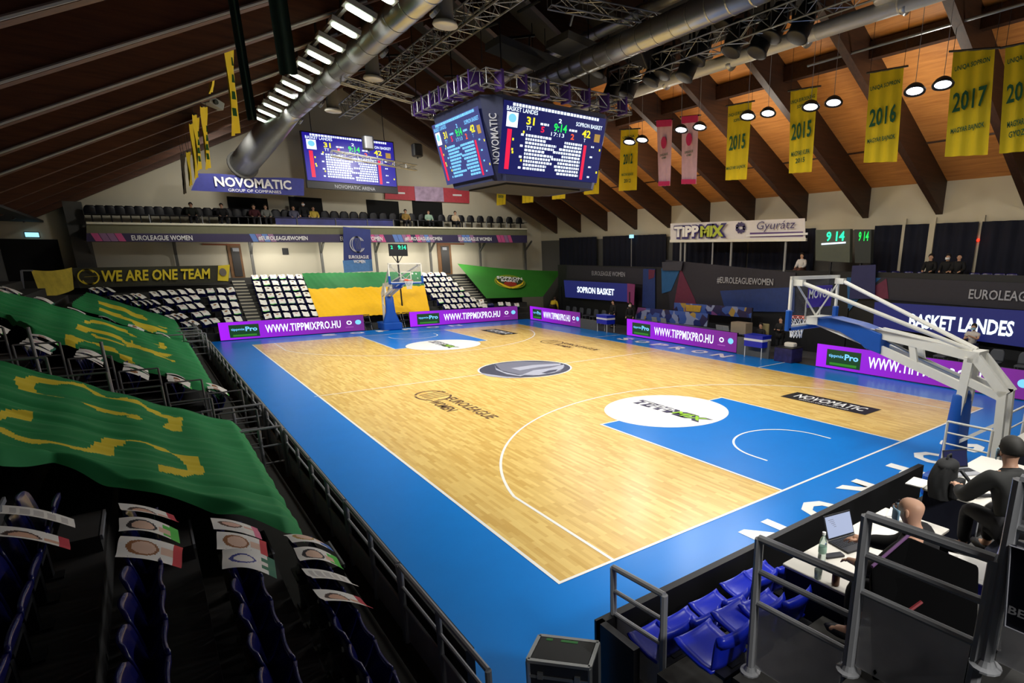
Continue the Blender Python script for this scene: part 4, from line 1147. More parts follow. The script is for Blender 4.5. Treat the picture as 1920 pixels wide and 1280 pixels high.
# doors of the end wall
for i, (u0, u1, v0, v1, w_) in enumerate(((425, 459, 460, 512, True), (819, 848, 458, 508, True))):
    a, b = at(u0, v0, y=36.95), at(u1, v1, y=36.95)
    d = MB(); d.bx(a.x, b.x, 36.9, 36.99, 2.98, a.z)
    struct(d.build('door_%d' % (i + 1), mat('door_brown', (120, 84, 50), .6, var=.15)))
    l = MB(); ww = b.x - a.x
    l.bx(a.x + .24 * ww, b.x - .16 * ww, 36.86, 36.92, 3.1, a.z - .12)
    struct(l.build('door_%d_panel' % (i + 1), mat('door_leaf', (46, 44, 44), .5)))
    sg_ = at((u0 + u1) / 2, v0 + 8, y=36.85)
    tag(MB().bx(sg_.x - .16, sg_.x + .16, 36.83, 36.86, sg_.z - .1, sg_.z + .1).build('door_sign', M_txtg), 'small pale sign on the dark door %s' % ('beside the slogan banner' if i == 0 else 'behind the far hoop'), 'sign')
    tr = MB().bx(a.x - 1.2 if i == 0 else a.x, b.x if i == 0 else b.x + 1.1, 36.93, 36.99, a.z, a.z + .1)
    struct(tr.build('trim_%d' % (i + 1), mat('trim_rust', (140, 80, 50), .6)))
n_ = at(535, 471, y=36.95); tag(MB().bx(n_.x - .17, n_.x + .17, 36.93, 36.97, n_.z - .2, n_.z + .2).build('sector_sign', M_casing), 'small black sector sign on the cream wall above the seats', 'sign')
# shot clock post and far clock
fc = thing('game_clock', 'far game clock with teal digits on a black post behind the hoop', 'clock', (9.5, 32, 4))
e0, e1 = at(729, 457, y=31.6), at(765, 480, y=31.6)
MB().bx(e0.x, e1.x, 31.6, 31.75, e1.z, e0.z).build('casing', M_casing, fc)
text('9:14', ((e0.x * .3 + e1.x * .7), 31.59, e0.z - .2), X, Z, .27, M_et, fc, width=.5, bold=.03); text('2', (e0.x + .15, 31.59, e0.z - .2), X, Z, .2, M_et, fc, bold=.02)
pb = at(747, 500, y=31.7); MB().tube([(pb.x, 31.7, 1.0), (pb.x, 31.7, e1.z)], .05, 8).build('post', M_casing, fc)
for s in (-1, 1): MB().tube([(pb.x, 31.7, e1.z - .45), (pb.x + s * .3, 31.7, e1.z)], .025, 6).build('brace', M_casing, fc)
for i, u in enumerate((690, 749, 764)):
    a = at(u, 612, y=30.8)
    t = thing('folding_chair', 'dark folding chair behind the boards %s' % ('beside the purple board under the yellow flag' if i == 0 else ('next to the padded hoop column' if i == 1 else 'at the end of the corner board')), 'chair', (a.x, 30.8, 0))
    MB().rbox((a.x, 31.02, .8), (.42, .04, .22), .015).build('backrest', M_seatk, t); MB().rbox((a.x, 30.8, .46), (.42, .4, .05), .03).build('seat', M_seatk, t)
    for sx in (-.18, .18):
        MB().tube([(a.x + sx, 31.04, .9), (a.x + sx, 30.62, 0)], .014, 6).build('leg', M_steel, t); MB().tube([(a.x + sx, 30.64, .46), (a.x + sx, 31.0, 0)], .014, 6).build('leg', M_steel, t)
# ------------------------------------------------------------------ lamps
M_lamp = mat('lamp_face', (235, 255, 225), .4, emit=7)
M_lamp2 = mat('floodlight_face', (235, 240, 255), .4, emit=8)
LX = 1.75
for i in range(14):
    y = at(0, 0, x=LX).y
    y = 10.0 + 1.5 * i - (1.5 if False else 0)
for i, (u, v) in enumerate([(712, -10), (673, 25), (645, 57), (619, 84), (598, 108), (579, 128), (562, 146), (548, 162), (535, 176), (522, 190), (511, 202), (500, 213), (490, 225)]):
    p = at(u, v, x=LX)
    t = thing('ceiling_light', 'bright rectangular lamp in the slanting row beside the big duct, %s' % ('next to the end wall' if i == 12 else 'hung below the dark roof'), 'ceiling lamp', tuple(p), 'lamp row beside the duct' if i < 12 else None)
    R = Matrix.Rotation(.32, 3, 'Y')
    MB().box(p + R @ Vector((0, 0, .09)), (.78, .42, .14), R).build('housing', M_railp, t)
    MB().rbox((0, 0, 0), (.66, .3, .02), .1)
    q = MB().rbox((0, 0, 0), (.66, .32, .03), .12); q.v = [tuple(p + R @ Vector(c)) for c in q.v]; q.build('lamp_panel', M_lamp, t)
    MB().bx(p.x - .03, p.x + .03, p.y - .03, p.y + .03, p.z + .1, roofz(p.x) + 1.31).build('hanger', M_casing, t)
for y in (-6, -3, 0, 3, 6, 9, 12, 15, 18, 21.5, 25):
    spot_light('lamp_light', (LX + .1, y, 10.35), (7.4, y + .6, 0), 1450 if y > 2 else 750, 132 if y > 2 else 112, .85, .3, (1.0, .97, .88))
t = MB().bx(LX - .2, LX - .1, 2, 27, 10.75, 10.85)
tag(t.build('lamp_beam', M_rail), 'long grey carrier rail above the slanting lamp row', 'rail')

# floodlight pairs on the other roof slope
FX = 12.9
pairs = [((1715, 170), (1768, 158)), ((1520, 200), (1563, 192)), ((1402, 218), (1440, 212)), ((1277, 243), (1312, 238)), ((1180, 266), (1204, 262))]
nm = ['beside the large 2017 banner', 'between the 2015 and 2016 banners', 'in front of the tall 2015 banner', 'above the pink banners', 'next to the first yellow banner']
def floodlight(t, p):
    R = Matrix.Rotation(.2, 3, 'Y') @ Matrix.Rotation(-.12, 3, 'X')
    MB().lathe([(.02, .17), (.12, .16), (.19, .11), (.24, .04), (.27, .0), (.265, -.04), (.2, -.01)], p, 22, 0, R, False).build('reflector', M_casing, t, True)
    MB().lathe([(.0, -.03), (.14, -.025), (.2, -.01), (.21, .0)], p, 22, 0, R, False).build('lamp_glass', M_lamp2, t)
for i, pr in enumerate(pairs):
    for k, (u, v) in enumerate(pr):
        p = at(u, v, x=FX + (.25 if k else -.25))
        t = thing('floodlight', 'round floodlight %s, lamp of the pair %s' % (nm[i], ('toward the wall' if k else 'toward the court')), 'floodlight', tuple(p), None)
        floodlight(t, p)
        MB().tube([p + Vector((0, 0, .15)), (p.x, p.y, roofz(p.x) + 1.31)], .008, 5).build('hanger', M_railp, t)
for y in (-6.5, -3.0, 0.2, 3.3, 6.9, 9.9, 13.6, 17.0, 20.5, 24):
    spot_light('floodlight_light', (FX + .2, y, 8.5), (6.6, y + .4, 0), 1250 if y > 5 else 420, 118, .85, .28, (.97, .98, 1.0))
# point lights without fittings, lighting the roof boards from below
for y in (-4, 2, 8.5, 15, 21.5):
    d = bpy.data.lights.new('roof_board_light', 'POINT'); d.energy = 210; d.shadow_soft_size = .4; d.color = (1, .93, .8)
    o = bpy.data.objects.new('roof_board_light', d); COL.objects.link(o); o.location = (15.8, y + 1.6, 8.0)
# unseen fill spots added to brighten the end wall
for x in (1.0, 7.5, 14.0):
    spot_light('end_wall_fill', (x, 29.5, 10.2), (x, 36.8, 4.0), 900, 120, .9, .4, (1, .96, .86))
for x in (4.5, 10.5): spot_light('end_wall_fill', (x, 20.0, 9.6), (x * .9, 37.0, 3.2), 2300, 62, .9, .4, (1, .96, .88))
for x in (2.4, 6.6, 10.6, 14.2):      # unseen lights added under the balcony to brighten the wall
    d = bpy.data.lights.new('balcony_fill_light', 'AREA'); d.shape = 'RECTANGLE'; d.size = 2.4; d.size_y = .25; d.energy = 75; d.color = (1, .95, .84)
    o = bpy.data.objects.new('balcony_fill_light', d); COL.objects.link(o); o.location = (x, 35.2, 4.98); o.rotation_euler = (math.radians(25), 0, 0)
spot_light('press_fill_light', (3.2, -6.4, 9.0), (2.8, -3.6, 1.6), 2300, 50, .9, .5, (1, .97, .92))  # unseen fill spots added to brighten the press tables and near rails
spot_light('press_fill_light', (-1.0, -11.0, 7.5), (1.3, -4.0, 1.4), 2600, 46, .8, .6, (1, .97, .92))

# ------------------------------------------------------------------ ducts
def duct(label, x, z, y0, y1, r, m, ring=1.2, name='air_duct'):
    t = thing(name, label, 'air duct', (x, y0, z))
    MB().tube([(x, y0, z), (x, y1, z)], r, 24, caps=True).build('pipe', m, t, True)
    q = MB(); y = y0 + .3
    while y < y1: q.tube([(x, y, z), (x, y + .05, z)], r * 1.035, 24); y += ring
    q.build('seam_rim', m, t)
    return t
du = duct('big silver duct running under the roof next to the lamp row', 2.7, 10.62, 3.0, 25.0, .36, M_steel)
e0_, e1_ = at(508, 245, y=29), at(456, 308, y=33)
MB().tube([(2.7, 25, 10.62), (2.6, 26, 10.55), e0_, e0_.lerp(e1_, .5), e1_], [.36, .42, .62, .64, .64], 22).build('end_bend', M_steel, du, True); MB().tube([e1_, e1_ + (e1_ - e0_).normalized() * .12], .74, 22).build('end_rim', M_greywall, du, True)
for y in (6, 10, 14, 18, 22, 26): MB().lathe([(.14, 0), (.17, .02), (.17, .1), (.1, .12)], (3.02, y, 10.4), 14, 0, Matrix.Rotation(2.2, 3, 'Y')).build('nozzle', M_steel, du)
dr = duct('long pale duct with angled outlets under the bright wooden roof', 12.35, 10.62, -5, 24, .21, M_steel_w, 2.4)
for (u, v) in ((1252, 160), (1373, 124), (1516, 80), (1702, 16)):
    p = at(u, v, x=12.35); q = Vector((12.35, p.y + .28, 10.66))
    MB().tube([q, q.lerp(p, .4), p], [.15, .17, .17], 14).build('outlet', M_steel, dr, True)
duct('thick silver duct with ring seams above the score cube', 9.0, 10.72, 4.2, 15.0, .36, M_steel, .7)
duct('thin silver pipe under the dark middle of the roof', 10.4, 12.2, -4, 20, .2, M_steel, 1.5)
# round speakers / outlets hanging from drums
for i, (u, v) in enumerate(((835, 50), (700, 150), (625, 210))):
    p = at(u, v, x=3.5)
    t = thing('air_outlet', 'grey drum with a white round face below the roof, %s' % ['the largest above the cube', 'middle one beside the duct', 'smallest by the far screen'][i], 'air outlet', tuple(p))
    MB().lathe([(.02, .0), (.30, .0), (.33, .03), (.30, .1), (.24, .12)], p, 22).build('face_ring', M_steel_w, t, True)
    MB().tube([p + Z * .1, p + Z * 2.2], .23, 18).build('drum', M_greywall, t, True)
for i, (u, v) in enumerate(((1665, 3), (1318, 108))):
    p = at(u, v, x=12.1)
    t = thing('air_outlet', 'white flat round outlet under the pale duct, %s' % ['at the top edge of the view', 'above the spotlights'][i], 'air outlet', tuple(p))
    MB().lathe([(.02, 0), (.34, 0), (.36, .04), (.2, .1), (.2, .3)], p, 20).build('face_ring', M_steel_w, t, True)

# ------------------------------------------------------------------ lighting trusses
t1 = thing('lighting_truss', 'long aluminium lighting truss with black spotlights along the bright roof', 'truss', (11.6, 8, 10.9)); truss(t1, (11.0, -3.5, 10.72), (11.0, 12.6, 10.72), .46, seg_=.55)
t2 = thing('lighting_truss', 'long aluminium truss with clutter between the big duct and the score cube', 'truss', (4.6, 14, 10.8)); truss(t2, (4.6, 6.5, 10.95), (4.6, 24.5, 10.7), .5, seg_=.55)
t3 = thing('lighting_truss', 'short cross truss at the top of the view above the black loudspeaker', 'truss', (9, 7, 12.3)); truss(t3, at(1030, 0, z=11.6), at(1250, 45, z=11.6), .36, seg_=.5)
for y in (-2, 3, 8, 13): MB().tube([(11.0, y, 10.9), (11.0, y, roofz(11.0) + 1.31)], .02, 6).build('hanger', M_casing, t1)
for y in (8, 13, 18, 23): MB().tube([(4.6, y, 10.9), (4.6, y, roofz(4.6) + 1.31)], .02, 6).build('hanger', M_casing, t2)
def spotlight(p, aim, label, group, s=1.0):
    t = thing('spotlight', label, 'spotlight', tuple(p), group)
    d = (Vector(aim) - p).normalized(); R = d.to_track_quat('-Z', 'Y').to_matrix()
    MB().lathe([(.10 * s, .30 * s), (.15 * s, .26 * s), (.17 * s, .1 * s), (.17 * s, -.22 * s), (.185 * s, -.26 * s), (.15 * s, -.27 * s)], p, 14, 0, R).build('body', M_black, t, True)
    MB().bx(p.x - .03, p.x + .03, p.y - .22 * s, p.y - .18 * s, p.z - .05, p.z + .38 * s).bx(p.x - .03, p.x + .03, p.y + .18 * s, p.y + .22 * s, p.z - .05, p.z + .38 * s).bx(p.x - .03, p.x + .03, p.y - .22 * s, p.y + .22 * s, p.z + .36 * s, p.z + .42 * s).build('yoke', M_black, t)
    MB().tube([p + Z * .4 * s, p + Z * .62 * s], .03, 6).build('clamp', M_black, t)
for i, (u, v) in enumerate(((1506, 42), (1430, 72), (1380, 72), (1315, 90), (1292, 122), (1250, 118), (1228, 132), (1182, 158), (1150, 165), (1127, 118), (1365, 22), (1457, 42))):
    p = at(u, v, x=11.3)
    spotlight(p, (8, p.y + 1, 3), 'black spotlight hanging from the long truss before the bright roof', 'black spotlights on the long truss', 1.7)
for i, (u, v) in enumerate(((690, 268), (782, 282))):
    p = at(u, v, y=22.2)
    t = thing('loudspeaker', 'small black loudspeaker %s' % ['hanging in front of the flat far screen', 'between the far screen and the score cube'][i], 'loudspeaker', tuple(p))
    MB().rbox(p, (.42, .4, .55), .08).build('cabinet', M_casing, t); MB().tube([p + Z * .2, (p.x, p.y, 8.7)], .03, 6).build('bracket', M_casing, t)
p = at(1207, 82, x=10.6)
t = thing('loudspeaker', 'large black angular loudspeaker hung above the spotlights', 'loudspeaker', tuple(p))
MB().box(p, (.95, .8, 1.0), Euler((.5, .45, .5)).to_matrix()).build('cabinet', M_casing, t, bevel=.05); MB().tube([p, p + Z * 2.4], .03, 6).build('hanger', M_casing, t)
p = at(396, 194, x=-.6)
t = thing('projector', 'grey boxy projector hung below the brown roof beams', 'projector', tuple(p))
MB().box(p, (.55, .7, .3), Euler((0, .35, .5)).to_matrix()).build('body', M_railp, t, bevel=.03); MB().lathe([(.09, 0), (.09, .06), (.07, .07)], p + Vector((.1, -.36, 0)), 14, 0, Euler((PI / 2, 0, .5)).to_matrix()).build('lens', M_casing, t); MB().tube([p + Z * .1, (p.x, p.y, roofz(p.x) + 1.31)], .03, 6).build('hanger', M_casing, t)
# grey boxes under the dark middle of the roof
for i, (u, v, w_, d_) in enumerate(((985, 105, 2.6, 1.2), (1080, 90, 1.6, 1.4))):
    p = at(u, v, z=11.4) if i < 2 else at(u, v, x=3.2)
    tag(MB().box(p, (w_, d_, .25), Euler((0, .12, 0)).to_matrix()).build('ceiling_panel_board', M_greywall), 'grey soffit board under the dark roof middle, %s' % ['wide one over the cube frame', 'beside the ring seamed duct', 'at the end of the lamp row', 'narrow one by the far screen'][i], 'board')
cl = MB(); rnd = random.Random(11)
for i in range(26):
    y = 5 + i * .75; x = 5.6 + rnd.uniform(-.5, 3.0); z = 11.3 + rnd.uniform(0, .8)
    cl.tube([(x, y, z), (x + rnd.uniform(-1, 1), y + 1.2, z + rnd.uniform(-.1, .2))], .045, 6)
tag(cl.build('cable_loom', M_casing), 'tangle of black cables and rods under the dark middle of the roof', 'cables', kind='stuff')
# dark green drapes hanging from the near roof beams
for i, (u0, u1, v1) in enumerate(((464, 482, 225), (524, 558, 140))):
    yy = 9.0
    a, b = at(u0, v1, y=yy), at(u1, v1, y=yy)
    patch(Vector((a.x - .05, yy, 11.6)), Vector((b.x - .05, yy, 11.6)), b, a, 6, 10, lambda u, v: Vector((0, .05 * math.sin(10 * u), 0)), 'hanging_drape', mat('drape_green', (34, 58, 46), .85, var=.15))
    tag(bpy.data.objects[-1] if False else [o for o in COL.objects if o.name.startswith('hanging_drape')][-1], ['narrow dark green cloth strip hanging from the roof', 'wide dark green cloth strip hanging by the lamp row'][i], 'cloth')

# ------------------------------------------------------------------ championship banners
def long_banner(label, cor, x, lines, m, ink, ylim=None, solid=True):
    """cor = four pixels TL TR BR BL on the plane x=; lines = (text, fraction from top, height fraction, width fraction)"""
    TL, TR, BR, BL = [at(u, v, x=x) for u, v in cor]
    t = thing('pennant_banner', label, 'banner', tuple((TL + TR) / 2))
    nrm = (TR - TL).cross(TL - BL).normalized()
    wv = lambda u, v: nrm * (.035 * math.sin(17 * u + 2) * (1 - .5 * v))
    patch(TL, TR, BR, BL, 20, 6, wv, 'cloth', m, t)
    r = (TR - TL).normalized()
    up = ((TL + TR) / 2 - (BL + BR) / 2); Hh = up.length; up.normalize()
    r = (r - up * r.dot(up)).normalized(); W_ = (TR - TL).length
    if r.cross(up).dot(nrm) < 0: pass
    for s, f, h, w_ in lines:
        c = (TL + TR) / 2 * (1 - f) + (BL + BR) / 2 * f
        text(s, c + r.cross(up) * .05, r, up, h * Hh, ink, t, width=w_ * W_, bold=.022)
    MB().tube([TL + (TL - TR).normalized() * .12, TR + (TR - TL).normalized() * .12], .03, 6).build('pole', M_casing, t)
    for q in (TL, TR): MB().tube([q, (q.x, q.y, roofz(q.x) + 1.31)], .008, 4).build('cord', M_casing, t)
    return t
BX = 14.4
long_banner('yellow banner with 2017 hanging from the longest pole, beside the outermost lamps', ((1788, 96), (1866, 90), (1852, 290), (1772, 294)), BX, (('UNIQA SOPRON', .14, .055, .82), ('2017', .46, .19, .8), ('MAGYAR BAJNOK', .74, .065, .8)), M_bany, M_bang)
long_banner('yellow banner with 2016 between two floodlight pairs', ((1632, 136), (1695, 125), (1682, 303), (1620, 305)), BX, (('UNIQA SOPRON', .17, .055, .88), ('2016', .49, .2, .8), ('MAGYAR BAJNOK', .75, .065, .85)), M_bany, M_bang)
long_banner('yellow banner with 2015 and two lines of cup print below', ((1483, 170), (1533, 162), (1522, 322), (1480, 325)), BX, (('UNIQA EUROLEASING', .13, .05, .9), ('SOPRON', .2, .04, .4), ('2015', .49, .2, .75), ('MAGYAR KUPA', .76, .06, .7), ('2015', .85, .06, .35)), M_bany, M_bang)
long_banner('yellow banner with 2015 and one line of print, next to the pink banners', ((1366, 198), (1410, 190), (1400, 336), (1361, 338)), BX, (('UNIQA EUROLEASING', .13, .05, .9), ('SOPRON', .21, .04, .4), ('2015', .5, .2, .7), ('MAGYAR BAJNOK', .84, .055, .85)), M_bany, M_bang)
long_banner('yellow banner cut by the picture edge, with 20 and cup print', ((1886, 88), (1965, 72), (1955, 280), (1874, 288)), BX, (('UNIQA SOPRON', .13, .055, .84), ('2018', .43, .18, .8), ('MAGYAR KUPA', .72, .06, .7), ('GYOZTES', .82, .06, .6)), M_bany, M_bang)
long_banner('yellow banner with 2012 beside the score cube', ((1165, 243), (1197, 241), (1194, 356), (1161, 358)), BX, (('UNIQA', .13, .05, .7), ('2012', .48, .17, .55), ('MAGYAR BAJNOK', .74, .06, .7), ('2012', .84, .06, .4)), M_bany, M_bang)
M_pink = mat('banner_pink', (232, 190, 205), .7, var=.08); M_mag = mat('banner_magenta', (214, 50, 110), .7)
for i, cor in enumerate((((1232, 226), (1261, 224), (1257, 348), (1236, 349)), ((1279, 219), (1310, 216), (1306, 345), (1279, 345)))):
    t = long_banner('pink and white banner with a red ball emblem, %s' % ('beside the 2012 banner' if i == 0 else 'beside the floodlights above it'), cor, BX, (('EUROLEAGUE', .52, .035, .5), ('WOMEN', .57, .03, .3)), M_pink, M_bang)
    TL, TR, BR, BL = [at(u, v, x=BX) for u, v in cor]
    r = (TR - TL).normalized(); c = (TL + TR) / 2 * .66 + (BL + BR) / 2 * .34; n = r.cross(Z)
    MB().add(*disc(c + n * .06, r, Z, .17, .24, 22)).build('emblem', M_mag, t)
    for fa, fb in ((0, .1), (.93, 1)):
        pts = [TL.lerp(BL, fa), TR.lerp(BR, fa), TR.lerp(BR, fb), TL.lerp(BL, fb)]
        MB().add([q + n * .055 for q in pts], [(0, 1, 2, 3)]).build('end_band', M_mag, t)
for i, (u0, u1, v0, v1, s) in enumerate(((932, 949, 350, 385, '2009'), (980, 1001, 340, 381, '2010'), (1036, 1061, 330, 374, '2011'), (1096, 1124, 320, 365, '2011'))):
    long_banner('small far yellow banner below the score cube, %s' % ['first from the end wall', 'second from the end wall', 'third from the end wall', 'fourth, beside the 2012 banner'][i], ((u0, v0), (u1, v0 - 2), (u1 - 1, v1 - 2), (u0, v1)), BX, ((s, .55, .16, .6),), M_bany, M_bang)
# pole line of the banners
tag(MB().tube([(BX, -3.5, roofz(BX) + .15), (BX, 6.6, roofz(BX) + .1)], .04, 8).build('banner_pole', M_rail), 'long thin pole above the 2016 and 2017 banners', 'pole')
for i, (cor, lab) in enumerate((
        (((418, 40), (434, 38), (449, 248), (434, 255)), 'longest yellow banner seen edge on under the brown roof'),
        (((378, 200), (386, 200), (394, 314), (385, 318)), 'narrow yellow banner edge on below the projector'),
        (((363, 215), (371, 214), (377, 316), (370, 320)), 'narrow yellow banner edge on with dark print above the blue banner'),
        (((357, 232), (363, 230), (370, 332), (365, 336)), 'thin yellow banner edge on beside the blue sponsor banner'),
        (((351, 285), (355, 284), (359, 346), (355, 350)), 'thin short yellow banner edge on at the corner of the blue sponsor banner'),
        (((340, 290), (345, 290), (348, 362), (344, 364)), 'dark thin banner edge on, the last under the brown roof'),
        (((400, 118), (410, 116), (396, 172), (391, 176)), 'twisted yellow banner above the projector'))):
    x = -.55 - .05 * i
    y = [14.5, 20.5, 23.0, 25.5, 27.5, 29, 17.5][i]
    # plane tilted a little off the roof axis so that the cloth shows its edge
    TL, TR, BR, BL = [at(u, v, y=y) for u, v in cor]
    TL.y -= .5; BL.y -= .5; TR.y += .5; BR.y += .5
    t = thing('pennant_banner', lab, 'banner', tuple(TL))
    d0, d1 = ray(*cor[0]), ray(*cor[1])
    TL = CAM + d0 * ((TL.y - CAM.y) / d0.y); TR = CAM + d1 * ((TR.y - CAM.y) / d1.y)
    d2, d3 = ray(*cor[2]), ray(*cor[3])
    BR = CAM + d2 * ((BR.y - CAM.y) / d2.y); BL = CAM + d3 * ((BL.y - CAM.y) / d3.y)
    patch(TL, TR, BR, BL, 8, 8, lambda u, v: Vector((.05 * math.sin(9 * u + 5 * v), 0, 0)), 'cloth', M_bany if i != 5 else mat('banner_dark', (60, 52, 30), .8), t)
    MB().tube([TL, TR], .025, 6).build('pole', M_casing, t)
    for k in (.35, .5, .65, .8):
        if i in (0, 1, 2):
            p = TL.lerp(BL, k).lerp(TR.lerp(BR, k), .5); MB().box(p + Vector((-.0, -.03, 0)), (.12, .02, .2)).build('print_mark', M_bang, t)
    for q in (TL, TR): MB().tube([q, (q.x, q.y, roofz(q.x) + 1.31)], .008, 4).build('cord', M_casing, t)
# ------------------------------------------------------------------ gallery of the far sideline
GX = 20.5
struct(MB().bx(GX, XR - .02, -9, 31.5, -.04, 3.0).build('terrace_gallery', M_casing))
struct(MB().bx(GX, GX + .08, -9, 31.5, 3.0, 3.75).build('wall_parapet', M_casing))
def print_panel(t, name, cor, x, m, lift=0.0):
    P = [at(u, v, x=x) - X * lift for u, v in cor]
    return MB().add(P + [p + X * .03 for p in P], [(0, 1, 2, 3), (4, 7, 6, 5), (0, 4, 5, 1), (3, 2, 6, 7), (0, 3, 7, 4), (1, 5, 6, 2)]).build(name, m, t)
M_bk = mat('print_black', (42, 40, 52), .6, var=.1); M_wine = mat('print_wine', (104, 36, 66), .6, var=.12); M_teal = mat('print_teal', (30, 92, 150), .6, var=.15); M_blu = mat('print_blue', (34, 58, 122), .6, var=.15)
def px_text(s, u, v, x, h, t, m, wpx=None, lift=.06, **k):
    p = at(u, v, x=x) - X * lift
    w_ = (at(u - wpx / 2, v, x=x) - at(u + wpx / 2, v, x=x)).length if wpx else None
    return text(s, p, -Y, Z, h, m, t, width=w_, **k)
g1 = thing('league_banner', 'wide dark banner with hashtag lettering below the white sponsor board', 'banner', (GX, 14, 2))
print_panel(g1, 'cloth', ((1248, 487), (1492, 511), (1489, 585), (1256, 580)), GX - .05, M_bk)
print_panel(g1, 'wine_patch', ((1276, 503), (1302, 560), (1308, 581), (1262, 580)), GX - .08, M_wine)
print_panel(g1, 'blue_patch', ((1240, 503), (1276, 502), (1258, 545), (1241, 550)), GX - .08, M_teal)
print_panel(g1, 'blue_patch', ((1350, 545), (1490, 538), (1489, 585), (1360, 583)), GX - .08, M_blu)
px_text('#EUROLEAGUEWOMEN', 1396, 527, GX - .05, .36, g1, M_txtg, 105, bold=.015)
g2 = thing('league_banner', 'dark banner with pale capitals above the lit visiting team board', 'banner', (GX, 3, 3))
print_panel(g2, 'cloth', ((1626, 519), (1985, 533), (1985, 586), (1664, 562)), GX - .05, M_bk)
print_panel(g2, 'teal_patch', ((1588, 520), (1652, 521), (1620, 548), (1590, 585)), GX - .06, M_teal)
print_panel(g2, 'wine_patch', ((1662, 522), (1666, 560), (1630, 560), (1622, 548)), GX - .08, M_wine)
px_text('EUROLEAGUE WOMEN', 1872 + 60, 556, GX - .05, .36, g2, M_txtg, 245, bold=.015)
g3 = thing('league_banner', 'small dark banner with pale capitals above the lit home team board', 'banner', (GX, 25, 3))
print_panel(g3, 'cloth', ((1062, 497), (1212, 503), (1214, 534), (1062, 526)), GX - .05, M_bk)
print_panel(g3, 'blue_patch', ((1206, 504), (1228, 504), (1228, 580), (1204, 575)), GX - .07, M_blu)
print_panel(g3, 'wine_patch', ((1216, 505), (1228, 506), (1226, 520), (1216, 524)), GX - .09, M_wine)
px_text('EUROLEAGUE WOMEN', 1141, 513, GX - .05, .3, g3, M_txtg, 62, bold=.01)
def bench_board(label, cor, s, u, v, h, wpx, x):
    t = thing('team_board', label, 'lit sign', tuple(at(*cor[3], x=x)))
    print_panel(t, 'casing', cor, x + .04, M_casing)
    print_panel(t, 'screen', cor, x, mat('bench_screen', (30, 36, 104), .5, emit=.75), .0)
    px_text(s, u, v, x, h, t, M_ew, wpx, bold=.03, lift=.02)
    return t
tb = bench_board('lit navy board reading BASKET LANDES over the visiting bench', ((1640, 566), (1985, 586), (1985, 660), (1637, 612)), 'BASKET LANDES', 1797, 608, .56, 196, 19.9)
tb2 = bench_board('lit navy board reading SOPRON BASKET over the home bench', ((1057, 525), (1180, 532), (1178, 566), (1060, 557)), 'SOPRON BASKET', 1116, 545, .42, 69, 19.9)
print_panel(tb2, 'end_panel', ((1176, 531), (1190, 533), (1188, 572), (1176, 567)), 19.88, mat('bench_pink', (120, 44, 84), .5, emit=.5))
# roofs and chairs of the two benches
for lab, y0, y1 in (('dark roofed shelter over the visiting bench chairs', -2.5, 7.4), ('dark roofed shelter over the home bench chairs', 22.3, 30.2)):
    if y0 < 0: tag(MB().bx(18.6, 20.3, y0, y1, -.04, .28).build('bench_riser', M_casing), 'low dark riser under the visiting bench chairs', 'platform')
    t = thing('bench_shelter', lab, 'shelter', (20, (y0 + y1) / 2, 0))
    MB().bx(20.35, 20.42, y0, y1, 0, 2.2).build('back_panel', M_casing, t)
    for y in (y0, y1): MB().bx(19.85, 19.95, y - .04, y + .04, 0, 2.2).build('post', M_casing, t)
ch0 = thing('bench_chair', None, 'chair')
MB().rbox((0, 0, .46), (.44, .44, .07), .06).build('seat', mat('chair_grey', (74, 78, 88), .6), ch0)
mb = MB(); mb.grid(lambda u, v: Vector((.22 + .05 * v, (u - .5) * .46 * math.sqrt(max(.1, 1 - max(0, v - .6) ** 2 * 4)), .5 + .42 * v)), 8, 8).build('backrest', mat('chair_grey', (74, 78, 88)), ch0, True, solid=.04)
for sx in (-.18, .18):
    for sy in (-.18, .18): MB().tube([(sx, sy, 0), (sx, sy, .45)], .015, 6).build('leg', M_steel, ch0)
first = True
for i in range(15):
    vis = i < 8
    c = ch0 if first else copy_tree(ch0); first = False
    c.location = (19.2, -.6 + i * .9, .28) if vis else (19.2, 23.6 + (i - 8) * .85, 0)
    tag(c, 'grey upholstered chair of the %s' % ('visiting bench behind the large purple board' if vis else 'home bench behind the far purple board'), 'chair', 'visiting bench chairs' if vis else 'home bench chairs')
# gallery posts, sponsor board
sp = thing('sponsor_board', 'long white sponsor board on posts above the gallery seats', 'sign', (GX, 14.5, 5.2))
cor = ((1257, 419), (1509, 409), (1510, 448), (1257, 451))
print_panel(sp, 'board', cor, GX - .1, mat('board_white', (226, 222, 226), .5, var=.03))
MB().bar(at(1257, 452, x=GX - .1), at(1512, 449, x=GX - .1), .12, .14).build('bottom_rim', M_white, sp)
px_text('TIPPMIX', 1313.5, 434, GX - .1, .74, sp, mat('tippmix_navy', (46, 30, 110), .5), 99, bold=.09, lift=.13)
px_text('TiPP', 1290, 434, GX - .1, .58, sp, M_txtw, 46, bold=.05, lift=.15); px_text('MIX', 1338, 433.5, GX - .1, .58, sp, mat('tippmix_olive', (176, 190, 60), .5), 44, bold=.06, lift=.15)
px_text('Gyurátz', 1457, 424, GX - .1, .5, sp, mat('print_violet', (70, 60, 110), .5), 72, lift=.13, shear=.15)
print_panel(sp, 'violet_strip', ((1406, 436), (1505, 434), (1505, 443), (1406, 445)), GX - .13, mat('strip_violet', (92, 64, 130), .5))
panel('strip_line', M_txtw, at(1455, 440, x=GX - .13) - X * .04, -Y, Z, 3.6, .1, sp)
dots = MB()
for k in range(9):
    a = k * .7; p = at(1389 + 7 * math.cos(a), 427 + 7 * math.sin(a), x=GX - .14); dots.add(*disc(p - X * .02, -Y, Z, .1, .12, 8))
dots.build('emblem_dot', mat('print_violet', (70, 60, 110)), sp)
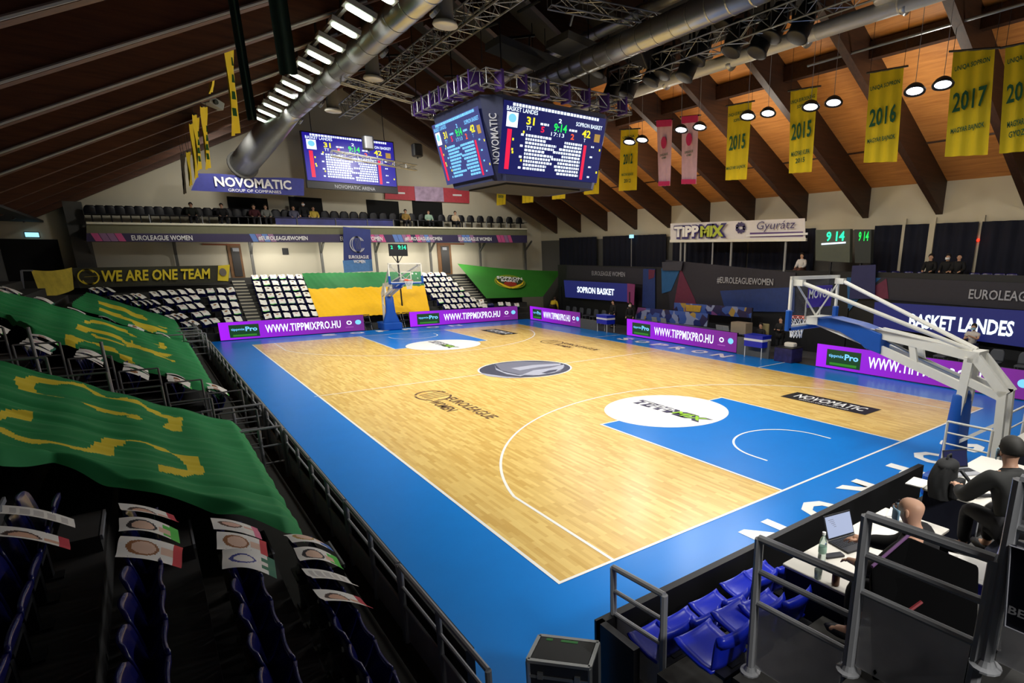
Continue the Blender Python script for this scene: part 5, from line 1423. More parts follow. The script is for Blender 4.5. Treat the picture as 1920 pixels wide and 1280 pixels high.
for u in (1277, 1285, 1337, 1372, 1474): 
    a = at(u, 451, x=GX + .02); MB().tube([(GX + .02, a.y, 3.0), (GX + .02, a.y, 5.35)], .06 if u != 1337 else .045, 8).build('post', M_railp, sp)
# game clocks on the gallery
for lab, cor, u, wpx, m, h in (('large grey game clock box reading 9 14 beside the white sponsor board', ((1529, 431), (1594, 429), (1593, 492), (1529, 488)), 1567, 34, M_et, .42),
                               ('smaller dark clock box reading 9 14 next to the large clock', ((1602, 430), (1634, 430), (1632, 493), (1603, 493)), 1620, 19, M_eg, .4)):
    t = thing('game_clock', lab, 'clock', tuple(at(*cor[3], x=GX)))
    P = [at(u_, v_, x=GX - .25) for u_, v_ in cor]
    MB().add(P + [p + X * .22 for p in P], [(0, 1, 2, 3), (4, 7, 6, 5), (0, 4, 5, 1), (3, 2, 6, 7), (0, 3, 7, 4), (1, 5, 6, 2)]).build('casing', mat('clock_olive', (78, 84, 74), .6) if wpx > 30 else mat('clock_dark', (40, 46, 46), .6), t)
    px_text('9 14', u, 443, GX - .25, h, t, m, wpx, bold=.03, lift=.03)
    if wpx > 30: print_panel(t, 'lit_line', ((1540, 456), (1585, 453), (1585, 456), (1540, 459)), GX - .29, M_ew)
    y_ = (P[0].y + P[1].y) / 2
    MB().tube([(GX - .14, y_, P[2].z), (GX - .14, y_, 3.0)], .06, 8).build('post', M_casing, t)
# curtains and wall posts
for i, (u0, u1) in enumerate(((1048, 1120), (1130, 1250), (1262, 1400), (1405, 1530), (1640, 1742), (1754, 1835), (1840, 1990))):
    a, b = at(u0, 430, x=22.3), at(u1, 430, x=22.3)
    n = max(6, int((a.y - b.y) * 5))
    o = MB().grid(lambda u, v: Vector((22.3 + .07 * math.sin(u * n * 2.2), a.y + (b.y - a.y) * u, 3.02 + (5.75 - 3.02) * v)), n * 3, 2).build('curtain', M_curtain, None, True)
    tag(o, 'dark navy curtain along the gallery wall, %s' % ['in the far corner', 'behind the home bench side', 'behind the sponsor board posts', 'beside the large game clock', 'next to the smaller clock', 'with a red pilot lamp beside it', 'above the visiting team banner'][i], 'curtain')
for (u, lab) in ((1693, 'pale'), (1748, 'pale'), (1838, 'pale')):
    a = at(u, 430, x=22.4); struct(MB().bx(22.35, 22.48, a.y - .12, a.y + .12, 3.0, 6.0).build('column_wall', M_cream))
# gallery seats
first = True
for (u0, u1, n, lab, g) in ((1297, 1360, 6, 'blue seat on the gallery below the sponsor board', 'gallery seats below the sponsor board'), (1385, 1405, 2, 'blue seat on the gallery between the board posts', 'gallery seats between the posts'),
                         (1655, 1730, 4, 'dark blue seat on the gallery above the visiting banner', 'gallery seats above the visiting banner'), (1830, 1900, 4, 'blue seat on the gallery beyond the seated people', 'gallery seats beyond the people')):
    for i in range(n):
        a = at(u0 + (u1 - u0) * i / max(1, n - 1), 500, x=21.35)
        seat((21.35, a.y, 3.0), PI, lab, g)
for (u, v, y_, lab) in ((1029, 447, 36.95, 'small lit sign on the end wall near the far corner'), (1184, 443, None, 'small lit sign on a thin pole by the far gallery curtain'), (60, 440, 36.95, 'blue lit exit sign over the dark opening by the side stand')):
    p = at(u, v, y=y_) if y_ else at(u, v, x=22.0)
    t = thing('exit_sign', lab, 'sign', tuple(p))
    MB().box(p, (.5 if y_ else .06, .06 if y_ else .4, .22)).build('lit_panel', mat('exit_lit', (150, 220, 245), .4, emit=1.6), t)
    if not y_: MB().tube([p - Z * .1, (p.x, p.y, 3.0)], .03, 6).build('pole', M_railp, t)
    else: MB().box(p + Y * .04, (.56, .03, .28)).build('frame', M_casing, t)
a = at(1834, 450, x=22.25); tag(MB().ball(a, .06).build('pilot_lamp', mat('pilot_red', (255, 40, 20), .4, emit=3)), 'tiny red pilot lamp on the pale post between curtains', 'lamp')
tag(print_panel(None, 'league_poster', ((1598, 498), (1642, 496), (1640, 560), (1592, 560)), GX - .2, mat('poster_indigo', (40, 42, 92), .6, var=.12)), 'upright indigo poster panel below the smaller clock', 'poster')
tag(print_panel(None, 'league_poster', ((1241, 491), (1280, 490), (1277, 507), (1242, 507)), GX - .2, mat('poster_grey', (62, 62, 74), .6, var=.12)), 'small grey poster panel at the far end of the hashtag banner', 'poster')

# ------------------------------------------------------------------ scorer table
st = thing('scorer_table', 'long scorer table with a printed front screen behind the middle purple board', 'table', (18.0, 15.5, 0))  # the front screen is plexiglass with painted reflections
MB().bx(17.5, 18.3, 11.2, 19.6, .78, .84).build('tabletop', mat('table_slate', (92, 96, 120), .4, var=.1), st)
MB().bx(17.46, 17.5, 11.2, 19.6, .05, .84).build('front_panel', M_casing, st)
for y in (11.4, 15.4, 19.4): MB().bx(18.1, 18.2, y - .05, y + .05, 0, .78).build('leg', M_casing, st)
def printed(name):  # plexiglass reflections painted as random coloured cells
    m = bpy.data.materials.new(name); m.use_nodes = True; nt = m.node_tree; b = nt.nodes['Principled BSDF']
    tc = nt.nodes.new('ShaderNodeTexCoord'); v = nt.nodes.new('ShaderNodeTexVoronoi'); v.inputs['Scale'].default_value = 2.6
    nt.links.new(tc.outputs['Object'], v.inputs['Vector']); cr = nt.nodes.new('ShaderNodeValToRGB'); cr.color_ramp.interpolation = 'CONSTANT'
    e = cr.color_ramp.elements; e[0].color = (*lin((28, 42, 110)), 1); e[1].position = .8; e[1].color = (*lin((140, 150, 190)), 1)
    for p, c in ((.25, (60, 90, 170)), (.45, (40, 36, 80)), (.6, (120, 70, 130)), (.7, (170, 140, 70))): x = e.new(p); x.color = (*lin(c), 1)
    sp_ = nt.nodes.new('ShaderNodeSeparateColor'); nt.links.new(v.outputs['Color'], sp_.inputs[0]); nt.links.new(sp_.outputs[0], cr.inputs['Fac'])
    nt.links.new(cr.outputs['Color'], b.inputs['Base Color']); b.inputs['Roughness'].default_value = .4
    return m
M_plexi = printed('plexi_reflection')
def standing_screen(label, cor, x):
    t = thing('plexi_screen', label, 'screen panel', tuple(at(*cor[3], x=x)))
    print_panel(t, 'reflections', cor, x, M_plexi)
    for k in (0, 1):
        p = at(*cor[k], x=x); MB().bx(x + .02, x + .07, p.y - .03, p.y + .03, 0, p.z).build('post', M_casing, t)
    return t
standing_screen('printed blue screen panel standing behind the scorer table', ((1196, 576), (1328, 588), (1325, 612), (1190, 598)), 18.6)  # plexiglass panel, its reflections painted on
t2_ = standing_screen('second printed panel with a yellow area below the hashtag banner', ((1264, 567), (1410, 577), (1408, 596), (1264, 584)), 19.4)  # plexiglass panel, its reflections painted on
print_panel(t2_, 'yellow_area', ((1286, 571), (1315, 573), (1312, 585), (1286, 583)), 19.36, mat('plexi_amber', (190, 150, 50), .6, var=.2))
a, b = at(1376, 598, x=17.9), at(1404, 600, x=17.9)
tag(MB().bx(17.7, 18.2, min(a.y, b.y), max(a.y, b.y), .84, 1.35).build('carton_box', mat('carton', (150, 138, 122), .8)), 'beige box on the near end of the scorer table', 'box')
for i, u in enumerate((1228, 1245, 1350, 1362)):
    a = at(u, 612, x=17.8)
    t = thing('monitor', 'small pale screen on the scorer table, %s' % ['far end', 'second from the far end', 'beside the beige box', 'next one past the beige box'][i], 'monitor', (17.8, a.y, .84))
    MB().box((17.75, a.y, 1.0), (.03, .4, .26), Euler((0, -.25, 0)).to_matrix()).build('screen', M_railp, t); MB().bx(17.75, 17.95, a.y - .18, a.y + .18, .84, .86).build('base', M_casing, t)
a = at(1433, 596, x=19.0)
t = thing('official_chair', 'beige upholstered chair before the hashtag banner', 'chair', (19, a.y, 0)); MB().rbox((19.1, a.y, .95), (.1, .5, .6), .05).build('backrest', mat('chair_beige', (150, 140, 100), .7), t); MB().rbox((18.85, a.y, .5), (.5, .5, .1), .05).build('seat', mat('chair_beige', (150, 140, 100)), t); MB().bx(18.7, 19.05, a.y - .2, a.y + .2, 0, .45).build('base', M_casing, t)

# ball racks and crate
def ball_rack(x, y, label):
    t = thing('ball_rack', label, 'ball rack', (x, y, 0))
    MB().bx(x - .3, x + .3, y - .5, y + .5, .5, .98).build('cloth_cover', M_seatb, t)
    MB().bx(x - .31, x + .31, y - .51, y + .51, .76, .86).build('print_band', M_txtw, t)
    MB().bx(x - .32, x + .32, y - .52, y + .52, .98, 1.02).build('top_rim', M_seatb, t)
    for sx in (-.27, .27):
        for sy in (-.46, .46): MB().tube([(x + sx, y + sy, 0), (x + sx, y + sy, .5)], .02, 6).build('leg', M_white, t)
ball_rack(17.1, 21.2, 'blue covered ball rack at the far sideline beside the home bench')
ball_rack(16.95, 9.9, 'blue covered ball rack beside the dark printed crate')
cr = thing('printed_crate', 'dark purple printed crate on the blue floor beside the ball rack', 'crate', (17.2, 8.45, 0))
MB().rbox((17.25, 8.45, .3), (.8, .9, .6), .03).build('body', mat('crate_print', (44, 40, 92), .5, var=.6, vscale=5), cr); MB().bx(16.85, 17.65, 8.0, 8.9, .6, .63).build('lid', M_casing, cr)
tag(MB().rbox((17.3, 8.4, .72), (.3, .5, .18), .07).build('towel', M_paper), 'white towel lying on the dark printed crate', 'towel')
# ------------------------------------------------------------------ people
def skin_mesh(nodes, edges, root, sub=1):
    """nodes: list of (co, rx, ry); grown by a skin modifier"""
    me = bpy.data.meshes.new('sk'); me.from_pydata([n[0] for n in nodes], edges, [])
    o = bpy.data.objects.new('sk', me); COL.objects.link(o)
    sk_ = o.modifiers.new('s', 'SKIN'); sk_.use_smooth_shade = True; sk_.branch_smoothing = .7
    m = o.modifiers.new('u', 'SUBSURF'); m.levels = sub; m.render_levels = sub
    lay = me.skin_vertices[0].data if me.skin_vertices else None
    for i, n in enumerate(nodes):
        lay[i].radius = (n[1], n[2]); lay[i].use_root = (i == root)
    bpy.context.view_layer.update()
    r = bpy.data.meshes.new_from_object(o.evaluated_get(bpy.context.evaluated_depsgraph_get()))
    bpy.data.objects.remove(o); bpy.data.meshes.remove(me)
    vs = [v.co.copy() for v in r.vertices]; fs = [tuple(p.vertices) for p in r.polygons]
    bpy.data.meshes.remove(r)
    return vs, fs
M_skin = mat('skin', (206, 160, 132), .55, var=.06, vscale=8); M_mask = mat('mask_blue', (150, 190, 215), .7); M_maskw = mat('mask_white', (225, 228, 230), .7)
def person(label, loc, face, pose='stand', top=(20, 20, 24), legs=(16, 16, 20), hair=(30, 24, 20), mask=None, arms=None, near=False, bald=False, group=None, lean=0.0, sleeves=True, cap=None):
    """face: heading in radians of the direction looked at. local frame: x forward, y to the person's left"""
    t = thing('person', label, 'person', loc, group); R = Matrix.Rotation(face, 3, 'Z'); L = Vector(loc)
    sit = pose == 'sit'
    hz = .50 if sit else .93
    def W(p): return L + R @ Vector(p)
    ln_ = lean
    def up(h, fx=0): return (math.sin(ln_) * h + fx, 0, hz + math.cos(ln_) * h)
    pel, sp1, ch, nk = up(0), up(.2), up(.42), up(.545)
    nk2 = (nk[0] * .6 + ch[0] * .4, 0, nk[2] * .6 + ch[2] * .4)
    h0 = (nk[0] + .02, 0, nk[2] + .05); h1 = (nk[0] + .035, 0, nk[2] + .125); h2 = (nk[0] + .02, 0, nk[2] + .215)
    sh = [(ch[0], s * .19, ch[2] + .05) for s in (1, -1)]
    if sit:
        hip = [(.02, s * .1, .5) for s in (1, -1)]; kn = [(.44, s * .13, .50) for s in (1, -1)]; an = [(.42, s * .13, .09) for s in (1, -1)]
    else:
        hip = [(0, s * .1, .9) for s in (1, -1)]; kn = [(.03, s * .11, .5) for s in (1, -1)]; an = [(-.01, s * .12, .09) for s in (1, -1)]
    toe = [(a[0] + .17, a[1] * 1.1, .05) for a in an]
    if arms is None: arms = [((ch[0] + .02, s * .25, ch[2] - .24), (ch[0] + .12, s * .24, ch[2] - .46)) for s in (1, -1)] if not sit else [((ch[0] + .06, s * .25, ch[2] - .22), (ch[0] + .30, s * .16, ch[2] - .30)) for s in (1, -1)]
    el = [a[0] for a in arms]; wr_ = [a[1] for a in arms]
    hd = []
    for e, w_ in zip(el, wr_):
        d = (Vector(w_) - Vector(e)).normalized(); hd.append(tuple(Vector(w_) + d * .085))
    N = [(pel, .15, .12), (sp1, .135, .105), (ch, .155, .11), (nk, .058, .058), (h0, .062, .066), (h1, .084, .104), (h2, .066, .084)]
    E_ = [(0, 1), (1, 2), (2, 3), (3, 4), (4, 5), (5, 6)]
    for i in range(2):
        k = len(N); N += [(sh[i], .052, .052), (el[i], .043, .043), (wr_[i], .03, .034), (hd[i], .022, .042)]; E_ += [(2, k), (k, k + 1), (k + 1, k + 2), (k + 2, k + 3)]
        k = len(N); N += [(hip[i], .088, .088), (kn[i], .062, .062), (an[i], .042, .042), (toe[i], .038, .03)]; E_ += [(0, k), (k, k + 1), (k + 1, k + 2), (k + 2, k + 3)]
    N = [(W(p), a, b) for p, a, b in N]
    vs, fs = skin_mesh(N, E_, 0, 2 if near else 1)
    b = MB().add(vs, fs)
    # nose, ears, eyes belong to the same body mesh
    hc = Vector((h1[0], 0, h1[2]))
    b.ball(W(hc + Vector((.108, 0, -.01))), .018, 8, 6, 0, (1, .8, 1.3), R)
    for s in (1, -1):
        b.ball(W(hc + Vector((0, s * .084, -.005))), .03, 8, 6, 0, (.6, .3, 1.1), R)
        b.ball(W(hc + Vector((.09, s * .034, .028))), .012, 8, 6, 1, (.7, 1, 1), R)
    b.box(W(hc + Vector((.098, 0, -.06))), (.012, .05, .012), R, 2)
    if near:       # five fingers on each hand
        for i in range(2):
            d = (Vector(wr_[i]) - Vector(el[i])).normalized(); side = d.cross(Vector((0, 0, 1))).normalized(); dn = d.cross(side)
            if dn.z > 0: dn = -dn
            base = Vector(hd[i])
            for f_, (off, ln2) in enumerate(((-.03, .06), (-.01, .072), (.01, .068), (.03, .052))):
                p0 = base + side * off; p1 = p0 + d * ln2 * .5 + dn * .006; p2 = p0 + d * ln2 + dn * .028
                b.tube([W(p0 - d * .02), W(p0), W(p1), W(p2)], [.009, .0095, .0085, .006], 7, 0)
            sgn = 1 if i == 0 else -1
            q = Vector(wr_[i]) + d * .035 + side * (.035 * sgn)
            b.tube([W(q - side * .02 * sgn), W(q + d * .03 + side * .02 * sgn), W(q + d * .06 + side * .02 * sgn + dn * .02)], [.012, .0105, .007], 7, 0)
    b.build('body', [M_skin, M_casing, mat('lips', (150, 84, 76), .5)], t, True)
    # clothes
    mt = mat('cloth_%d_%d_%d' % tuple(top), top, .85, var=.1); ml = mat('cloth_%d_%d_%d' % tuple(legs), legs, .85, var=.1)
    g = .018
    N = [(pel, .18, .15), (sp1, .168, .14), (ch, .175, .14), (nk2, .12, .11), ((nk[0], 0, nk[2] + .0), .078, .078)]; E_ = [(0, 1), (1, 2), (2, 3), (3, 4)]
    for i in range(2):
        k = len(N)
        if sleeves: N += [(sh[i], .088, .088), (el[i], .068, .068), (tuple(Vector(wr_[i]).lerp(Vector(el[i]), .1)), .048, .05)]; E_ += [(2, k), (k, k + 1), (k + 1, k + 2)]
        else: N += [(sh[i], .085, .085), (tuple(Vector(sh[i]).lerp(Vector(el[i]), .7)), .075, .075)]; E_ += [(2, k), (k, k + 1)]
    vs, fs = skin_mesh([(W(p), a * 1.14, b_ * 1.14) for p, a, b_ in N], E_, 0, 2 if near else 1); MB().add(vs, fs).build('jacket' if sleeves else 'shirt', mt, t, True)
    N = [((pel[0], 0, pel[2] - .02), .165, .135)]; E_ = []
    for i in range(2):
        k = len(N); N += [(hip[i], .108, .108), (kn[i], .08, .08), ((an[i][0], an[i][1], an[i][2] + .03), .06, .06)]; E_ += [(0, k), (k, k + 1), (k + 1, k + 2)]
    vs, fs = skin_mesh([(W(p), a, b_) for p, a, b_ in N], E_, 0, 1); MB().add(vs, fs).build('trousers', ml, t, True)
    for i in range(2):
        p = Vector(an[i]) + Vector((.07, 0, -.04)); MB().ball(W(p), .1, 10, 6, 0, (1.45, .55, .5), R).build('shoe', M_casing, t, True)
    if not bald:
        h = MB(); c = hc + Vector((-.012, 0, .04)); vs = []
        def hf(u, v):
            th = u * 2 * PI; ph = v * (1.75 if abs(math.cos(th)) < .99 else 1.7)
            ph = v * (1.0 + .95 * min(1, max(0, (.75 - math.cos(th)) / .6)))
            return W(c + Vector((.112 * math.sin(ph) * math.cos(th), .094 * math.sin(ph) * math.sin(th), .115 * math.cos(ph))))
        h.grid(hf, 16, 8).build('hair', mat('hair_%d_%d_%d' % tuple(hair), hair, .7, var=.2, vscale=30), t, True, solid=.012)
    if mask:
        MB().grid(lambda u, v: W(hc + Vector((.112 * math.cos((u - .5) * 2.4), .098 * math.sin((u - .5) * 2.4), -.085 + .09 * v))), 10, 4).build('face_mask', mask, t, True, solid=.006)
    return t, W, hc
def ap(u, v, x=None, y=None, z=None, g=0.0):
    p = at(u, v, x=x, y=y, z=z); return (p.x, p.y, g)
person('person in black standing with a phone between the beige chair and the near hoop board', ap(1462, 640, x=18.3), PI, top=(16, 16, 20), hair=(22, 18, 16), arms=[((.08, .24, 1.12), (.3, .1, 1.18)), ((.08, -.24, 1.12), (.3, -.1, 1.18))])
person('person in dark clothes standing before the home bench board behind the far ball rack', ap(1150, 590, x=18.6), PI, top=(24, 24, 26), hair=(40, 30, 24))
person('person in a black suit standing beside the printed screen of the scorer table', ap(1182, 600, x=18.2), PI + .4, top=(20, 20, 24), legs=(40, 42, 44), hair=(30, 24, 22), mask=M_maskw)  # the screen is plexiglass with painted reflections
person('photographer in a pale shirt holding a camera below the visiting team board', ap(1823, 640, x=19.6, g=.28), PI - .2, top=(206, 200, 196), legs=(24, 26, 60), hair=(34, 28, 26), sleeves=False, mask=M_mask, arms=[((.1, .26, 1.2), (.28, .06, 1.3)), ((.1, -.26, 1.15), (.26, -.06, 1.22))])
pc = at(1806, 640, x=19.3)
tag(MB().box(pc, (.16, .14, .11)).lathe([(.05, 0), (.05, .14), (.045, .15)], pc - X * .06, 12, 0, Euler((0, -PI / 2, 0)).to_matrix()).build('camera_body', M_casing), 'black camera held by the photographer in the pale shirt', 'camera')
person('person bending in a yellow shirt behind the far purple board', ap(1036, 590, x=18.6), PI / 2 - 1.0, top=(222, 190, 40), legs=(60, 40, 30), hair=(60, 40, 24), lean=.95)
person('seated official with dark hair on the beige chair before the hashtag banner', (18.8, at(1431, 590, x=18.9).y, 0), PI, 'sit', top=(30, 30, 36), hair=(24, 20, 18))
person('person in a white shirt on the gallery below the end of the white sponsor board', ap(1503, 497, x=21.2, g=3.25), PI, 'sit', top=(224, 220, 220), legs=(110, 70, 60), hair=(40, 34, 30))
for i, (u, lab) in enumerate(((1744, 'dark dressed person sitting on the gallery beside the pale post'), (1776, 'person in black with a pale mask sitting between two others on the gallery'), (1797, 'bald looking person in black with hands folded on the gallery beyond the masked one'))):
    person(lab, ap(u, 500, x=21.2, g=3.2), PI, 'sit', top=(14, 14, 18), hair=(30, 26, 24), mask=M_maskw if i == 1 else None, bald=(i == 2))
for u, col_, lab, hz_ in ((360, (40, 44, 40), 'dark figure in the black balcony seats, first from the slogan banner side', 1), (417, (30, 30, 32), 'dark hooded figure in the black balcony seats below the blue sponsor banner', 1), (477, (70, 26, 34), 'person in dark red sitting before the first dark balcony opening', 1),
                    (499, (110, 112, 108), 'person in grey sitting at the edge of the first dark balcony opening', 1), (551, (90, 90, 110), 'person in pale clothes low behind the printed balcony cloth', 1), (570, (20, 22, 26), 'masked person in black standing before the second dark balcony opening', 0), (588, (196, 170, 70), 'person in a yellow jacket on the balcony beside the masked one', 1),
                    (760, (150, 120, 60), 'person in tan leaning by the pale wall panel on the balcony', 1), (803, (150, 180, 160), 'person in pale green on the balcony before the last dark opening', 1), (853, (200, 180, 150), 'person in beige low at the balcony rail beyond the far hoop', 1)):
    f = (u - 162) / 826.0
    zf = lt.lerp(rt, f).z
    a = at(u, 400, y=35.45)
    person(lab, (a.x, 35.45, zf - (.12 if hz_ else .3)), -PI / 2, 'sit' if hz_ else 'stand', top=col_, legs=(22, 22, 30), hair=(30, 24, 20), mask=M_maskw if u == 570 else None)

# ------------------------------------------------------------------ press places at the near end
TZ = 1.65
def press_table(x0, x1, label):
    t = thing('press_table', label, 'table', ((x0 + x1) / 2, -3.65, .92))
    MB().rbox(((x0 + x1) / 2, -3.65, TZ - .015), (x1 - x0, .68, .03), .012).build('tabletop', mat('table_white', (214, 210, 200), .45, var=.02), t)
    MB().bx(x0 + .03, x1 - .03, -3.34, -3.32, 1.0, TZ - .03).build('front_panel', M_casing, t)
    MB().bx(x0 + .01, x0 + .03, -3.95, -3.36, 1.0, TZ - .03).build('side_panel', M_curtain, t)
    for x in (x0 + .08, x1 - .08):
        for y in (-3.93, -3.38): MB().tube([(x, y, .92), (x, y, TZ - .03)], .018, 8).build('leg', M_railp, t)
    return t
press_table(.3, 2.22, 'white press table with the open lit laptop and the water bottle')
press_table(3.12, 4.98, 'white press table carrying the black backpack and a dark laptop')
press_table(5.9, 7.6, 'white press table partly hidden behind the man in the dark coat')
def laptop(c, rz, label, lit, tilt=1.85, s=1.0):
    t = thing('laptop', label, 'laptop', c); R = Matrix.Rotation(rz, 3, 'Z'); c = Vector(c)
    MB().box(c + Z * .011, (.36 * s, .25 * s, .022), R).build('keyboard_base', M_casing if lit else mat('laptop_silver', (150, 152, 158), .4), t, bevel=.004)
    ky = MB()
    for i in range(5):
        for k in range(13): ky.box(c + R @ Vector(((-.15 + k * .025) * s, (.075 - i * .024) * s, .0235)), (.019 * s, .017 * s, .004), R)
    ky.build('key', mat('key_dark', (40, 41, 45), .6), t)
    hp = c + R @ Vector((0, .125 * s, .022)); S = R @ Matrix.Rotation(-(tilt - PI / 2), 3, 'X')
    MB().box(hp + S @ Vector((0, .004, .12 * s)), (.36 * s, .012, .24 * s), S).build('lid', M_casing, t, bevel=.004)
    MB().box(hp + S @ Vector((0, -.003, .122 * s)), (.335 * s, .004, .205 * s), S).build('screen', mat('laptop_lit', (178, 190, 222), .4, emit=.75) if lit else mat('laptop_navy', (40, 44, 92), .4, emit=.35), t)
    if lit:
        q = MB()
        for k in range(5): q.box(hp + S @ Vector((-.10 + .01 * k, -.006, .19 - k * .018)), (.07 - .01 * k, .002, .004), S)
        q.build('text_line', M_grey_m, t)
    return t
laptop((1.12, -3.52, TZ), -.22, 'open laptop with a lit pale screen on the first press table', True, 1.95)
laptop((4.05, -3.42, TZ), -.5, 'laptop with a navy screen on the table of the man in the dark coat', False, 1.9)
# bottle, glass, can, phone, papers
M_pet = mat('bottle_clear', (225, 240, 235), .08, var=0, trans=.9)
p = at(1540, 1052, z=TZ); bt = thing('water_bottle', 'clear plastic water bottle standing beside the lit laptop', 'bottle', tuple(p))
MB().lathe([(.03, 0), (.036, .01), (.036, .07), (.033, .09), (.036, .11), (.036, .17), (.028, .22), (.014, .25), (.014, .275)], p, 18).build('body', M_pet, bt, True)
MB().lathe([(.0355, .09), (.0375, .1), (.0375, .15), (.0355, .16)], p, 18).build('label', mat('bottle_label', (150, 190, 170), .5), bt, True); MB().lathe([(.016, .27), (.016, .295), (.0, .295)], p, 14).build('cap', M_line, bt)
p = at(1533, 1084, z=TZ); gl = tag(MB().lathe([(.0, .004), (.028, .004), (.032, .09), (.034, .09), (.03, .0), (.0, .0)], p, 18).build('drinking_glass', M_pet, None, True), 'empty drinking glass near the edge of the first press table', 'glass')
p = at(1566, 1096, z=TZ); cn_ = thing('drink_can', 'brown drink can with a silver top by the grey rail post', 'can', tuple(p))
MB().lathe([(.028, 0), (.033, .008), (.033, .11), (.029, .125)], p, 18).build('body', mat('can_brown', (110, 74, 52), .35, metal=.4), cn_, True); MB().lathe([(.029, .125), (.027, .12), (.0, .12)], p, 18).build('lid', M_steel, cn_, True)
p = at(1563, 1043, z=TZ); tag(MB().box(p + Z * .012, (.19, .075, .022), Matrix.Rotation(-.45, 3, 'Z')).build('glasses_case', M_casing, None, bevel=.006), 'black flat case lying beside the water bottle', 'case')
for i, (u, v, rz, lab) in enumerate(((1685, 965, .3, 'open white notebook lying at the far end of the first press table'), (1660, 1003, -.2, 'white paper sheet under the hand beside the lit laptop'), (1722, 905, .1, 'crumpled pale paper at the corner of the second press table'))):
    p = at(u, v, z=TZ + .004); tag(MB().box(p + Z * .004, (.3, .21, .012), Matrix.Rotation(rz, 3, 'Z')).build('notebook' if i == 0 else 'paper_sheet', M_paper), lab, 'paper')
p = at(1665, 975, z=TZ); tag(MB().tube([p + Vector((-.15, .05, .01)), p + Vector((0, .08, .01)), p + Vector((.12, -.02, .012)), p + Vector((.25, -.05, .01)), p + Vector((.3, .06, .01))], .006, 6).build('cable', M_casing, None, True), 'black cable curled beside the open notebook', 'cable')
p = at(1700, 975, z=TZ); tag(MB().box(p + Z * .014, (.14, .07, .022), Matrix.Rotation(.4, 3, 'Z')).build('phone', M_casing, None, bevel=.005), 'black phone lying by the open notebook', 'phone')
p = at(1830, 915, z=TZ); tag(MB().box(p + Z * .01, (.2, .09, .016), Matrix.Rotation(.5, 3, 'Z')).build('phone', mat('phone_green', (50, 70, 58), .4), None, bevel=.005), 'dark green phone on the table beside the backpack strap', 'phone')
# backpack
p = at(1768, 928, z=TZ); bp = thing('backpack', 'black backpack standing on the second press table', 'backpack', tuple(p))
def bpf(u, v):
    th = u * 2 * PI; z = v * .4; k = 1 - .25 * v ** 3
    c, s = math.cos(th), math.sin(th)
    return p + Vector((.19 * k * math.copysign(abs(c) ** .6, c) + .01 * math.sin(9 * th + 6 * v), .13 * k * math.copysign(abs(s) ** .6, s) + .03 * math.sin(3 * v), z))
M_bag = mat('bag_black', (20, 21, 22), .8, var=.3, vscale=9)
b = MB().grid(bpf, 28, 10); b.ball(p + Vector((0, .0, .38)), .16, 16, 8, 0, (1, .75, .5)); b.build('body', M_bag, bp, True)
MB().rbox(p + Vector((-.03, -.15, .14)), (.26, .09, .22), .04).build('pocket', M_bag, bp, bevel=.02)
MB().tube([p + Vector((-.05, 0, .43)), p + Vector((-.03, 0, .5)), p + Vector((.05, 0, .5)), p + Vector((.07, 0, .43))], .013, 8).build('handle', M_bag, bp, True)
for i, w_ in enumerate(([(.15, -.1, .3), (.28, -.2, .12), (.36, -.28, .02), (.45, -.22, .02)], [(.12, -.14, .1), (.2, -.3, .04), (.36, -.36, .02), (.4, -.42, .02)])):
    MB().tube([p + Vector(q) for q in w_], .022, 6).build('strap', M_casing, bp, True)
# the two men
lm, W, hc = person('bald man in black with a pale blue mask sitting at the first press table', (.19, -4.56, 1.46), 1.7, 'sit', top=(12, 12, 14), legs=(14, 14, 16), bald=True, mask=M_mask, near=True, lean=.22,
                   arms=[((.24, .26, .74), (.46, .10, .66)), ((.28, -.28, .72), (.56, -.30, .66))])

rm, W2, hc2 = person('man in a dark coat with short dark hair working at the navy laptop', (1.95, -4.6, 1.5), 1.0, 'sit', top=(30, 31, 30), legs=(14, 14, 20), hair=(26, 24, 20), mask=M_mask, near=True, lean=.3,
                   arms=[((.34, .27, .66), (.58, .16, .66)), ((.32, -.34, .62), (.60, -.26, .60))])
for c, lab in (((.19, -4.56), 'blue seat under the bald man'), ((1.92, -4.66), 'blue seat under the man in the dark coat')):
    t = thing('folding_chair', lab + (' in black' if c[0] < 1 else ''), 'chair', (c[0], c[1], 1.4))
    MB().rbox((c[0], c[1], 1.78), (.42, .4, .05), .04).build('seat', M_curtain, t)
    for sx in (-.17, .17):
        for sy in (-.16, .16): MB().tube([(c[0] + sx, c[1] + sy, 1.4), (c[0] + sx, c[1] + sy, 1.78)], .014, 6).build('leg', M_steel, t)
# black padded chair back with violet piping in front of the bald man's back
def atd(u, v, d): return CAM + ray(u, v) * d
cb = [atd(1634, 1064, 3.55), atd(1704, 1004, 3.75), atd(1838, 1060, 3.55), atd(1832, 1268, 3.45), atd(1640, 1262, 3.4)]
t = thing('office_chair', 'black padded chair with violet piping behind the bald man', 'chair', tuple((cb[3] + cb[4]) / 2))
nb_ = (cb[1] - cb[0]).cross(cb[2] - cb[0]).normalized()
if nb_.dot(CAM - cb[0]) < 0: nb_ = -nb_
pts = cb + [q - nb_ * .09 for q in cb]
MB().add(pts, [(0, 1, 2, 3, 4), (9, 8, 7, 6, 5)] + [(i, (i + 1) % 5, 5 + (i + 1) % 5, 5 + i) for i in range(5)]).build('backrest', mat('chair_black', (5, 5, 6), .95, spec=.1), t, bevel=.02)
MB().tube([cb[0] + nb_ * .01, cb[1] + nb_ * .01], .011, 8).build('piping', mat('piping_violet', (112, 74, 122), .6), t)
lo = min(q.z for q in cb); cx_ = (cb[3] + cb[4]) / 2
